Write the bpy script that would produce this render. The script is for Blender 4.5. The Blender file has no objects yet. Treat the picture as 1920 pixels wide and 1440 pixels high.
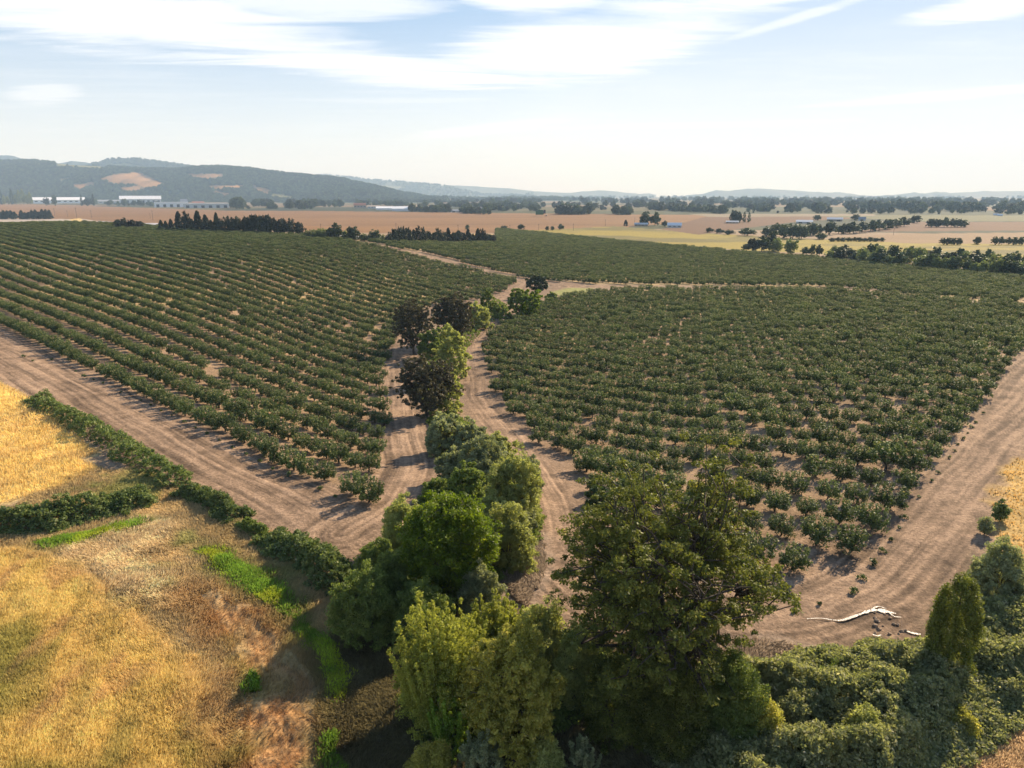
import bpy, math, random
import numpy as np
from mathutils import Vector
sc = bpy.context.scene
COL = sc.collection
rad = math.radians

# ------------------------------------------------------------------ camera
F, PITCH, H = 1333.0, rad(14.87), 31.0
cam_d = bpy.data.cameras.new("camera"); cam = bpy.data.objects.new("camera", cam_d); COL.objects.link(cam)
cam.location = (0, 0, H); cam.rotation_euler = (rad(90) - PITCH, 0, 0)
cam_d.sensor_width = 36.0; cam_d.lens = F / 1920 * 36.0
cam_d.clip_start = 1.0; cam_d.clip_end = 40000.0
sc.camera = cam

# ------------------------------------------------------------------ sun, sky, exposure
SUN_AZ, SUN_EL = rad(41.0), rad(27.0)          # bearing from +Y towards +X
sdir = Vector((math.sin(SUN_AZ) * math.cos(SUN_EL), math.cos(SUN_AZ) * math.cos(SUN_EL), math.sin(SUN_EL)))
sl = bpy.data.lights.new("sun", 'SUN'); sl.energy = 5.0; sl.angle = rad(0.6); sl.color = (1.0, 0.85, 0.64)
sun = bpy.data.objects.new("sun", sl); COL.objects.link(sun); sun.location = (200, 300, 200)
sun.rotation_euler = sdir.to_track_quat('Z', 'Y').to_euler()
sc.view_settings.view_transform = 'Standard'; sc.view_settings.look = 'None'
sc.view_settings.exposure = 0.98; sc.view_settings.gamma = 1.0
sc.view_settings.use_curve_mapping = False
sc.render.engine = 'CYCLES'
sc.cycles.use_denoising = True
sc.cycles.max_bounces = 7; sc.cycles.diffuse_bounces = 3; sc.cycles.glossy_bounces = 2
sc.cycles.transmission_bounces = 4; sc.cycles.transparent_max_bounces = 4; sc.cycles.volume_bounces = 1

class NT:
    """small helper for building node trees"""
    def __init__(s, tree): s.t = tree; s.n = tree.nodes; s.l = tree.links
    def new(s, typ, **kw):
        nd = s.n.new(typ)
        for k, v in kw.items(): setattr(nd, k, v)
        return nd
    def put(s, sock, v):
        if isinstance(v, bpy.types.NodeSocket): s.l.new(v, sock)
        else: sock.default_value = v
    def m(s, op, a, b=0.0, c=0.0, clamp=False):
        nd = s.new('ShaderNodeMath', operation=op, use_clamp=clamp)
        s.put(nd.inputs[0], a); s.put(nd.inputs[1], b); s.put(nd.inputs[2], c)
        return nd.outputs[0]
    def ss(s, x, lo, hi, a=0.0, b=1.0):
        nd = s.new('ShaderNodeMapRange', interpolation_type='SMOOTHSTEP')
        s.put(nd.inputs['Value'], x); nd.inputs['From Min'].default_value = lo; nd.inputs['From Max'].default_value = hi
        nd.inputs['To Min'].default_value = a; nd.inputs['To Max'].default_value = b
        return nd.outputs['Result']
    def mix(s, f, a, b, blend='MIX'):
        nd = s.new('ShaderNodeMix', data_type='RGBA', blend_type=blend)
        s.put(nd.inputs['Factor'], f)
        for sk, v in ((nd.inputs[6], a), (nd.inputs[7], b)):
            if isinstance(v, tuple) and len(v) == 3: v = (*v, 1)
            s.put(sk, v)
        return nd.outputs[2]
    def noise(s, vec, scale, detail=4, rough=0.55, dist=0.0):
        nd = s.new('ShaderNodeTexNoise')
        if vec is not None: s.l.new(vec, nd.inputs['Vector'])
        nd.inputs['Scale'].default_value = scale; nd.inputs['Detail'].default_value = detail
        nd.inputs['Roughness'].default_value = rough; nd.inputs['Distortion'].default_value = dist
        return nd.outputs['Fac']
    def comb(s, x, y, z):
        nd = s.new('ShaderNodeCombineXYZ')
        s.put(nd.inputs[0], x); s.put(nd.inputs[1], y); s.put(nd.inputs[2], z); return nd.outputs[0]

world = bpy.data.worlds.new("World"); sc.world = world; world.use_nodes = True
W = NT(world.node_tree); W.n.clear()
sky = W.new('ShaderNodeTexSky', sky_type='NISHITA'); sky.sun_disc = False
sky.sun_elevation = SUN_EL; sky.sun_rotation = SUN_AZ; sky.altitude = 60
sky.air_density = 1.0; sky.dust_density = 1.6; sky.ozone_density = 1.3
tc = W.new('ShaderNodeTexCoord')
sp = W.new('ShaderNodeSeparateXYZ'); W.l.new(tc.outputs['Generated'], sp.inputs[0])
X, Y, Z = sp.outputs
az = W.m('ARCTAN2', X, Y)                                  # bearing
el = W.m('ARCSINE', Z)
zc = W.m('MAXIMUM', Z, 0.02)
u = W.m('DIVIDE', X, zc); v = W.m('DIVIDE', Y, zc)         # the point overhead on a flat layer of cloud
pl = W.comb(u, v, 0.0)
mp = W.new('ShaderNodeMapping'); W.l.new(pl, mp.inputs[0]); mp.inputs['Rotation'].default_value = (0, 0, rad(-24))
mp.inputs['Scale'].default_value = (0.34, 1.5, 1)
wisp = W.noise(mp.outputs[0], 1.3, 10, 0.66, 1.2)
puff = W.noise(pl, 0.55, 7, 0.6, 0.5)
def blob(a0, e0, wa, we, tilt=0.0):
    da = W.m('SUBTRACT', az, rad(a0)); de = W.m('SUBTRACT', W.m('SUBTRACT', el, rad(e0)), W.m('MULTIPLY', da, tilt))
    q = W.m('ADD', W.m('POWER', W.m('ABSOLUTE', W.m('DIVIDE', da, rad(wa))), 2.0), W.m('POWER', W.m('ABSOLUTE', W.m('DIVIDE', de, rad(we))), 2.0))
    return W.m('SUBTRACT', 1.0, q)
nz = W.m('ADD', W.m('MULTIPLY', W.m('SUBTRACT', wisp, 0.5), 3.2), W.m('MULTIPLY', W.m('SUBTRACT', puff, 0.5), 1.6))
clouds = None
for (a0, e0, wa, we, tilt, gain) in ((6, 10.7, 12, 2.5, 0.09, 1.0), (-9, 8.9, 13, 1.1, -0.06, 0.9), (-28, 11.2, 17, 2.3, -0.04, 0.9), (1, 13.6, 6, 1.2, -.1, .9),
                                     (-13, 12.9, 9, 1.1, 0.02, 0.75), (20, 13.3, 6.5, 0.7, 0.04, 0.95), (32, 11.2, 5.5, 0.75, 0.02, 1.0),
                                     (-31.5, 6.3, 2.2, 0.7, 0.1, 0.5), (-2, 4.9, 7, 0.5, 0.12, 0.5), (30, 6.3, 9, 0.35, 0.03, 0.6),
                                     (19.5, 11.5, 6.5, 0.35, 0.22, 0.6), (14, 5.0, 12, 0.25, 0, .4), (-8, 6.8, 8, .25, .02, .3)):
    b = W.m('MULTIPLY', W.ss(W.m('ADD', blob(a0, e0, wa, we, tilt), nz), -0.35, 0.95), gain)
    clouds = b if clouds is None else W.m('MAXIMUM', clouds, b)
veil = W.m('MULTIPLY', W.ss(W.m('ADD', wisp, W.m('MULTIPLY', W.m('SUBTRACT', puff, 0.5), 0.6)), 0.42, 0.85), 0.28)
# broken high cloud over the rest of the sky
rest = W.m('MULTIPLY', W.ss(el, rad(17), rad(24)), W.m('MULTIPLY', W.ss(wisp, 0.48, 0.7), 0.22))
cl = W.m('MAXIMUM', W.m('MAXIMUM', clouds, veil), rest)
cl = W.m('MULTIPLY', cl, W.ss(el, rad(1.0), rad(4.5)), clamp=True)
lim = W.mix(1.0, sky.outputs[0], (7.6, 8.0, 8.6), 'DARKEN')
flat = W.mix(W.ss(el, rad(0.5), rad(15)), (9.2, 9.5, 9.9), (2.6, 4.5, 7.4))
flat = W.mix(W.ss(el, rad(15), rad(50)), flat, (0.6, 1.5, 3.8))  # unseen sky above the frame darkened to weaken the fill light
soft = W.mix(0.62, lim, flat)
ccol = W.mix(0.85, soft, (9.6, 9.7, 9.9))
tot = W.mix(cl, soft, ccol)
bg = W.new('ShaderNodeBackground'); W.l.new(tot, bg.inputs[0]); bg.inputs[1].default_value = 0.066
wo = W.new('ShaderNodeOutputWorld'); W.l.new(bg.outputs[0], wo.inputs[0])
world.cycles.sampling_method = 'MANUAL'; world.cycles.sample_map_resolution = 512

# ------------------------------------------------------------------ numpy helpers
rng = np.random.default_rng(7)
_tab = np.random.default_rng(3).random((8, 256, 256))
def vnoise(x, y, k=0):
    t = _tab[k % 8]
    xi = np.floor(x).astype(np.int64); yi = np.floor(y).astype(np.int64)
    fx = x - xi; fy = y - yi; fx = fx * fx * (3 - 2 * fx); fy = fy * fy * (3 - 2 * fy)
    a = t[xi & 255, yi & 255]; b = t[(xi + 1) & 255, yi & 255]; c = t[xi & 255, (yi + 1) & 255]; d = t[(xi + 1) & 255, (yi + 1) & 255]
    return (a * (1 - fx) + b * fx) * (1 - fy) + (c * (1 - fx) + d * fx) * fy
def fbm(x, y, k=0, o=4):
    s = 0; a = 0.5; n = 0
    for i in range(o):
        s = s + a * vnoise(x * 2 ** i + 17.3 * i, y * 2 ** i + 9.1 * i, k + i); n += a; a *= 0.5
    return s / n
def sst(x, a, b):
    t = np.clip((x - a) / (b - a), 0, 1); return t * t * (3 - 2 * t)

# heights of the land at surveyed points (x, y, z): the creek lies in a shallow valley, the left block climbs to a low crest
HP = np.array([(-129,178,-.2),(-147,203,-.2),(-164,228,-.5),(-181,253,-.1),(-198,277,.7),(-215,301,2.1),(-232,326,3),(-249,351,3.7),(-266,375,4.4),(-283,400,5.3),
    (-65,116,-.2),(-74,133,-1.2),(-83,150,-1.4),(-91,167,-1.2),(-109,200,-.8),(-126,234,-.5),(-144,267,.2),(-152,284,.9),
    (-36,89,0),(-42,103,-1.3),(-47,116,-2.4),(-52,129,-3.1),(-61,155,-3.6),(-71,181,-3.3),(-81,208,-2.9),(-91,234,-2.4),(-100,260,-1.4),(-110,286,.4),(-120,312,2.2),
    (-21,75,-.3),(-24,86,-1.9),(-27,97,-2.9),(-33,120,-4.8),(-39,142,-5.9),(-45,165,-6.6),(-51,187,-7),(-56,209,-6.7),(-62,232,-5.9),(-68,254,-5.1),(-76,287,-2.8),(-82,309,-1.2),
    (-17,71,0),(-6,84,-1.8),(2,100,-3.8),(2,130,-6),(-8,176,-7.4),(-5,230,-7.8),(8,270,-7.6),(9,311,-7),(-22,371,-4.6),(-83,430,3.2),(-50,500,-1),(-122,460,4.3),(-187,490,6.2),(-250,520,7.6),(-370,580,9.7),
    (18.5,109.8,-4.7),(28.5,101,-3.2),(38.4,92.8,-1.6),(17.4,102.8,-4.4),(27.5,94,-3),(36.7,86.2,-1.6),(16.2,95.6,-4.1),(32.8,81.3,-1.4),(14.8,89,-3.9),(22,82.4,-2.8),(31.5,74.6,-1.4),
    (69,100,0),(59,88,0),(49,77,0),(41,67,0),(33,58,-.1),(20,62,-.9),(8,62,-.8),(25,48,-.2),(9,39,-.2),(-4,55,-.5),(-20,45,0),(-40,60,0),(-60,90,0),(-95,140,-.1),(-160,190,0),(0,0,0),(60,30,0),
    (101,142,0),(90,175,-3),(60,160,-4.5),(40,180,-6),(40,230,-7.2),(100,240,-6.4),(162,231,-3),(74,311,-7),(150,330,-7.4),(245,344,-7),(157,500,-7.5),(100,430,-7.2),(40,420,-6.2),(30,520,-5),(0,630,-4.5),
    (-90,20,0),(-200,100,0),(-350,250,0),(-420,380,4),(-600,600,9),(-600,300,2),(160,120,1),(300,200,-2),(400,500,-8),(200,650,-8),(80,750,-8),(-250,700,7),(-100,620,-1),(-500,100,0),(300,20,0),(0,-60,0),(-200,-60,0),(200,-60,0)], float)
def _tps():
    P = HP[:, :2] / 100; n = len(P)
    U = lambda r2: np.where(r2 > 0, r2 * np.log(r2 + 1e-12), 0)
    K = U(((P[:, None] - P[None]) ** 2).sum(-1)) + np.eye(n) * .004
    A = np.zeros((n + 3, n + 3)); A[:n, :n] = K; A[:n, n] = 1; A[:n, n + 1:] = P; A[n, :n] = 1; A[n + 1:, :n] = P.T
    w = np.linalg.solve(A, np.concatenate([HP[:, 2], [0, 0, 0]]))
    gx_ = np.arange(-700, 701, 4.0); gy_ = np.arange(-80, 1041, 4.0); X_, Y_ = np.meshgrid(gx_ / 100, gy_ / 100, indexing='ij')
    Z_ = w[n] + w[n + 1] * X_ + w[n + 2] * Y_
    for k in range(n): Z_ = Z_ + w[k] * U((X_ - P[k, 0]) ** 2 + (Y_ - P[k, 1]) ** 2)
    return np.clip(Z_, -10, 12)
HG = _tps()
def hz(x, y):
    """height of the land"""
    x = np.asarray(x, float); y = np.asarray(y, float)
    a = np.clip((x + 700) / 4, 0, HG.shape[0] - 1.001); b = np.clip((y + 80) / 4, 0, HG.shape[1] - 1.001)
    i = a.astype(int); j = b.astype(int); fa = a - i; fb = b - j
    z = (HG[i, j] * (1 - fa) + HG[i + 1, j] * fa) * (1 - fb) + (HG[i, j + 1] * (1 - fa) + HG[i + 1, j + 1] * fa) * fb
    t = sst(np.hypot(x, y), 640, 1000)
    return z * (1 - t) - 8 * t

def ray(px, py):
    px = np.asarray(px, float); py = np.asarray(py, float)
    a = (px - 960) / F; uu = -(py - 720) / F
    return np.stack([a, math.cos(PITCH) + uu * math.sin(PITCH), -math.sin(PITCH) + uu * math.cos(PITCH)], -1)
_ts = np.concatenate([np.arange(20, 400, 1.0), np.geomspace(400, 15000, 1200)])
def at(px, py):
    """first point of the land along the line of sight of a photo position -> (n,3)"""
    d = np.atleast_2d(ray(px, py)); out = []
    for q in d:
        zz = H + q[2] * _ts - hz(q[0] * _ts, q[1] * _ts)
        i = np.argmax(zz < 0)
        if zz[i] >= 0: t = _ts[-1]
        elif i == 0: t = _ts[0]
        else:
            t0, t1 = _ts[i - 1], _ts[i]; t = t0 + (t1 - t0) * zz[i - 1] / (zz[i - 1] - zz[i])
        out.append((q[0] * t, q[1] * t, H + q[2] * t))
    return np.array(out)
def proj(x, y, z):
    dep = y * math.cos(PITCH) - (z - H) * math.sin(PITCH); up = y * math.sin(PITCH) + (z - H) * math.cos(PITCH)
    return 960 + F * x / dep, 720 - F * up / dep, dep
def W2(pts):
    a = np.array(pts, float); return at(a[:, 0], a[:, 1])[:, :2]

def sd_poly(x, y, P):
    n = len(P); d = np.full(x.shape, 1e18); inside = np.zeros(x.shape, bool)
    for i in range(n):
        ax, ay = P[i]; bx, by = P[(i + 1) % n]
        ex, ey = bx - ax, by - ay; wx, wy = x - ax, y - ay
        t = np.clip((wx * ex + wy * ey) / (ex * ex + ey * ey + 1e-9), 0, 1)
        d = np.minimum(d, (wx - ex * t) ** 2 + (wy - ey * t) ** 2)
        c = ((ay > y) != (by > y)) & (x < (bx - ax) * (y - ay) / (by - ay + 1e-12) + ax)
        inside ^= c
    d = np.sqrt(d); return np.where(inside, -d, d)
def line_sd(x, y, P):
    """(distance along, signed distance across) of the nearest point of a polyline"""
    best = np.full(x.shape, 1e18); S = np.zeros(x.shape); D = np.zeros(x.shape); acc = 0
    for i in range(len(P) - 1):
        ax, ay = P[i]; bx, by = P[i + 1]; ex, ey = bx - ax, by - ay; L = math.hypot(ex, ey)
        wx, wy = x - ax, y - ay; t = np.clip((wx * ex + wy * ey) / (L * L), 0, 1)
        d2 = (wx - ex * t) ** 2 + (wy - ey * t) ** 2
        m = d2 < best; best = np.where(m, d2, best); S = np.where(m, acc + t * L, S)
        D = np.where(m, np.sign(ex * wy - ey * wx) * np.sqrt(d2), D); acc += L
    return S, D
def smooth_line(P, n=6):
    P = np.array(P, float); out = []
    for i in range(len(P) - 1):
        p0 = P[max(i - 1, 0)]; p1 = P[i]; p2 = P[i + 1]; p3 = P[min(i + 2, len(P) - 1)]
        for k in range(n):
            t = k / n
            out.append(0.5 * ((2 * p1) + (-p0 + p2) * t + (2 * p0 - 5 * p1 + 4 * p2 - p3) * t * t + (-p0 + 3 * p1 - 3 * p2 + p3) * t ** 3))
    out.append(P[-1]); return np.array(out)

# ------------------------------------------------------------------ mesh helpers
def tag(o, label=None, cat=None, group=None, kind=None):
    if label: o['label'] = label
    if cat: o['category'] = cat
    if group: o['group'] = group
    if kind: o['kind'] = kind
    return o
def mesh_np(name, V, Fc, mat=None, tone=None, col=None, smooth=False):
    """V (n,3); Fc (m,k) all faces with k corners; tone per face; col per vertex"""
    me = bpy.data.meshes.new(name)
    V = np.ascontiguousarray(V, np.float32); Fc = np.ascontiguousarray(Fc, np.int32); k = Fc.shape[1]
    me.vertices.add(len(V)); me.vertices.foreach_set('co', V.ravel())
    me.loops.add(Fc.size); me.loops.foreach_set('vertex_index', Fc.ravel())
    me.polygons.add(len(Fc)); me.polygons.foreach_set('loop_start', np.arange(0, Fc.size, k, dtype=np.int32))
    if smooth: me.polygons.foreach_set('use_smooth', np.ones(len(Fc), bool))
    me.update(calc_edges=True)
    if tone is not None:
        a = me.attributes.new('tone', 'FLOAT', 'FACE'); a.data.foreach_set('value', np.ascontiguousarray(tone, np.float32))
    if col is not None:
        a = me.attributes.new('col', 'FLOAT_COLOR', 'POINT')
        c = np.ones((len(V), 4), np.float32); c[:, :3] = col; a.data.foreach_set('color', c.ravel())
    if mat: me.materials.append(mat)
    return me
def obj(name, me, parent=None, loc=(0, 0, 0)):
    o = bpy.data.objects.new(name, me); COL.objects.link(o); o.parent = parent; o.location = loc; return o
def empty(name, loc, rz=0.0, sc_=1.0):
    o = bpy.data.objects.new(name, None); COL.objects.link(o); o.location = loc; o.rotation_euler.z = rz
    o.scale = (sc_,) * 3 if not isinstance(sc_, tuple) else sc_; o.empty_display_size = 0.3; return o

class MB:
    """collects boxes, prisms and tubes into one mesh"""
    def __init__(s): s.v = []; s.f = []; s.n = 0
    def add(s, V, Fl):
        s.v += [tuple(map(float, q)) for q in V]; s.f += [tuple(i + s.n for i in f_) for f_ in Fl]; s.n += len(V)
    def box(s, x0, x1, y0, y1, z0, z1):
        s.add([(x0, y0, z0), (x1, y0, z0), (x1, y1, z0), (x0, y1, z0), (x0, y0, z1), (x1, y0, z1), (x1, y1, z1), (x0, y1, z1)],
              [(0, 3, 2, 1), (4, 5, 6, 7), (0, 1, 5, 4), (1, 2, 6, 5), (2, 3, 7, 6), (3, 0, 4, 7)])
    def gable(s, x0, x1, y0, y1, z0, rise, over=0.0, th=0.0):
        """a pitched roof with its ridge along x"""
        x0 -= over; x1 += over; y0 -= over; y1 += over; ym = (y0 + y1) / 2
        s.add([(x0, y0, z0), (x1, y0, z0), (x1, y1, z0), (x0, y1, z0), (x0, ym, z0 + rise), (x1, ym, z0 + rise)],
              [(0, 1, 5, 4), (2, 3, 4, 5), (0, 4, 3), (1, 2, 5), (0, 3, 2, 1)])
    def build(s, name, mat, parent=None, loc=(0, 0, 0)):
        me = bpy.data.meshes.new(name); me.from_pydata(s.v, [], s.f); me.materials.append(mat); me.update()
        return obj(name, me, parent, loc)

def tubes(paths, sides=6):
    """paths: list of (pts (n,3), radii (n)) -> V, F (quads)"""
    VV = []; FF = []; n0 = 0
    ang = np.linspace(0, 2 * np.pi, sides, endpoint=False)
    for P, R in paths:
        P = np.asarray(P, float); R = np.asarray(R, float); n = len(P)
        T = np.gradient(P, axis=0); T /= np.linalg.norm(T, axis=1, keepdims=True) + 1e-9
        ref = np.where(np.abs(T[:, 2:3]) > 0.9, np.array([[1., 0, 0]]), np.array([[0, 0, 1.]]))
        A = np.cross(T, ref); A /= np.linalg.norm(A, axis=1, keepdims=True) + 1e-9; B = np.cross(T, A)
        V = P[:, None] + R[:, None, None] * (np.cos(ang)[None, :, None] * A[:, None] + np.sin(ang)[None, :, None] * B[:, None])
        VV.append(V.reshape(-1, 3))
        i = np.arange(n - 1)[:, None] * sides + np.arange(sides)[None]; j = np.arange(n - 1)[:, None] * sides + (np.arange(sides)[None] + 1) % sides
        FF.append(np.stack([i, j, j + sides, i + sides], -1).reshape(-1, 4) + n0); n0 += n * sides
    return np.concatenate(VV), np.concatenate(FF)

def unit(v): return v / (np.linalg.norm(v, axis=-1, keepdims=True) + 1e-9)
def leaves(C, R, n_per, size, r, up=0.35, squash=0.8, aspect=1.5, tone0=None):
    """clusters of leaf faces: centres C (k,3), radii R (k) -> V, F, tone"""
    k = len(C); N = k * n_per
    dirs = unit(r.normal(size=(N, 3)))
    rr = r.random(N) ** 0.5
    idx = np.repeat(np.arange(k), n_per)
    P = C[idx] + dirs * (R[idx] * rr)[:, None] * np.array([1, 1, squash])
    nrm = unit(dirs * 0.7 + r.normal(size=(N, 3)) * 0.75 + np.array([0, 0, up]))
    t = unit(np.cross(nrm, r.normal(size=(N, 3)))); b = np.cross(nrm, t)
    s = size * r.uniform(0.6, 1.25, N)[:, None] * 0.5
    V = np.stack([P - t * s * aspect, P - b * s * 0.8, P + t * s * aspect, P + b * s * 0.8], 1).reshape(-1, 3)
    Fq = np.arange(N * 4).reshape(-1, 4)
    ct = r.random(k) if tone0 is None else tone0
    tone = np.clip(0.55 * ct[idx] + 0.45 * r.random(N), 0, 1)
    return V, Fq, tone

def crown_points(r, n, w, h, zlow, shell=0.55, lump=0.25, dome=False):
    """clump centres of a rounded, lumpy crown of width w whose volume runs from zlow to h"""
    d = unit(r.normal(size=(n, 3))); d[:, 2] = np.abs(d[:, 2]) * np.where(r.random(n) < 0.32, -1, 1)
    ph = r.random(4) * 6.28
    azm = np.arctan2(d[:, 1], d[:, 0])
    l = 1 + lump * (np.sin(3 * azm + ph[0]) * 0.4 + np.sin(5 * azm + 4 * d[:, 2] + ph[1]) * 0.35 + np.sin(7 * d[:, 2] + 2 * azm + ph[2]) * 0.3)
    q = (shell + (1 - shell) * r.random(n) ** 0.6) * l * r.uniform(0.86, 1.06, n)
    zc = zlow + (h - zlow) * (0.30 if dome else 0.42)
    if dome:
        lo = d[:, 2] < 0; hl = np.linalg.norm(d[:, :2], axis=1, keepdims=True); d = np.where(lo[:, None], np.column_stack([d[:, :2] / (hl + 1e-6) * .93, -r.random(n)]), d)
    P = d * q[:, None]
    P[:, 0] *= w / 2; P[:, 1] *= w / 2
    P[:, 2] = zc + np.where(P[:, 2] > 0, P[:, 2] * (h - zc), P[:, 2] * (zc - zlow))
    return P

def branches(r, C, h0, r0, n_limb=6, frac=0.5, wig=0.12, minr=0.02):
    """trunk and limbs that reach towards the clumps C"""
    zt = np.percentile(C[:, 2], 60); w = np.ptp(C[:, 0]) / 2
    paths = []
    tp = np.array([[0, 0, -0.3], [r.normal() * .05 * w * .3, r.normal() * .05 * w * .3, h0 * 0.5], [0, 0, h0]])
    paths.append((tp, [r0 * 1.35, r0, r0 * 0.85]))
    nodes = []; nodr = []
    for k in range(n_limb):
        a = 2 * np.pi * (k + r.uniform(-.3, .3)) / n_limb; tilt = r.uniform(0.35, 0.85)
        end = np.array([math.cos(a) * w * tilt * .75, math.sin(a) * w * tilt * .75, h0 + (zt - h0) * r.uniform(0.7, 1.15)])
        t = np.linspace(0, 1, 7)[:, None]
        st = np.array([0, 0, h0 * r.uniform(.75, 1)])
        mid = st * .5 + end * .5 + np.array([math.cos(a), math.sin(a), -.2]) * w * .10
        P = (1 - t) ** 2 * st + 2 * t * (1 - t) * mid + t ** 2 * end
        P[1:-1] += r.normal(size=(5, 3)) * w * 0.025
        R = np.interp(t[:, 0], [0, 1], [r0 * .55, r0 * .16]); paths.append((P, R))
        nodes.append(P[2:]); nodr.append(R[2:])
    nodes = np.concatenate(nodes); nodr = np.concatenate(nodr)
    sel = r.random(len(C)) < frac
    for c in C[sel]:
        dd = np.linalg.norm(nodes - c, axis=1) + np.maximum(0, nodes[:, 2] - c[2]) * 1.5
        i = int(np.argmin(dd)); s_ = nodes[i]; t = np.linspace(0, 1, 5)[:, None]
        P = s_ + (c - s_) * t; P[1:-1] += r.normal(size=(3, 3)) * np.linalg.norm(c - s_) * wig
        rr = min(nodr[i] * .6, max(minr * 1.5, nodr[i] * .45)); paths.append((P, np.linspace(rr, minr, 5)))
    return tubes(paths, 5)

# ------------------------------------------------------------------ materials
def leafmat(name, dark, light, tip=None, transl=0.35, rough=0.55, spec=0.25, vary=0.25):
    m = bpy.data.materials.new(name); m.use_nodes = True; N = NT(m.node_tree); N.n.clear()
    a = N.new('ShaderNodeAttribute', attribute_name='tone')
    oi = N.new('ShaderNodeObjectInfo')
    tcd = N.new('ShaderNodeTexCoord')
    big = N.noise(tcd.outputs['Object'], 0.9, 3, 0.6)
    f = N.m('ADD', N.m('MULTIPLY', a.outputs['Fac'], 0.75), N.m('MULTIPLY', N.m('SUBTRACT', big, 0.5), 1.1), clamp=True)
    c = N.mix(f, dark, light)
    if tip: c = N.mix(N.ss(a.outputs['Fac'], 0.84, 0.99), c, tip)
    br = N.m('ADD', 1.0 - vary / 2, N.m('MULTIPLY', oi.outputs['Random'], vary))
    c = N.mix(1.0, c, N.comb(br, br, br), 'MULTIPLY')
    p = N.new('ShaderNodeBsdfPrincipled'); N.l.new(c, p.inputs['Base Color']); p.inputs['Roughness'].default_value = rough
    p.inputs['Specular IOR Level'].default_value = spec
    tr = N.new('ShaderNodeBsdfTranslucent'); N.l.new(N.mix(1.0, c, (1.35, 1.38, 0.75), 'MULTIPLY'), tr.inputs[0])
    mx = N.new('ShaderNodeMixShader'); mx.inputs[0].default_value = transl
    N.l.new(p.outputs[0], mx.inputs[1]); N.l.new(tr.outputs[0], mx.inputs[2])
    o = N.new('ShaderNodeOutputMaterial'); N.l.new(mx.outputs[0], o.inputs[0]); return m
def solid(name, colr, rough=0.8, var=0.15, scale=3.0, metal=0.0, bump=0.0):
    m = bpy.data.materials.new(name); m.use_nodes = True; N = NT(m.node_tree); N.n.clear()
    tcd = N.new('ShaderNodeTexCoord'); n_ = N.noise(tcd.outputs['Object'], scale, 5, 0.65)
    lo = tuple(c * (1 - var) for c in colr); hi = tuple(min(1, c * (1 + var)) for c in colr)
    c = N.mix(N.ss(n_, .3, .7), lo, hi)
    p = N.new('ShaderNodeBsdfPrincipled'); N.l.new(c, p.inputs['Base Color']); p.inputs['Roughness'].default_value = rough
    p.inputs['Metallic'].default_value = metal; p.inputs['Specular IOR Level'].default_value = 0.3
    if bump:
        b = N.new('ShaderNodeBump'); b.inputs['Strength'].default_value = bump; b.inputs['Distance'].default_value = 0.05
        N.l.new(n_, b.inputs['Height']); N.l.new(b.outputs[0], p.inputs['Normal'])
    o = N.new('ShaderNodeOutputMaterial'); N.l.new(p.outputs[0], o.inputs[0]); return m

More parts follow.
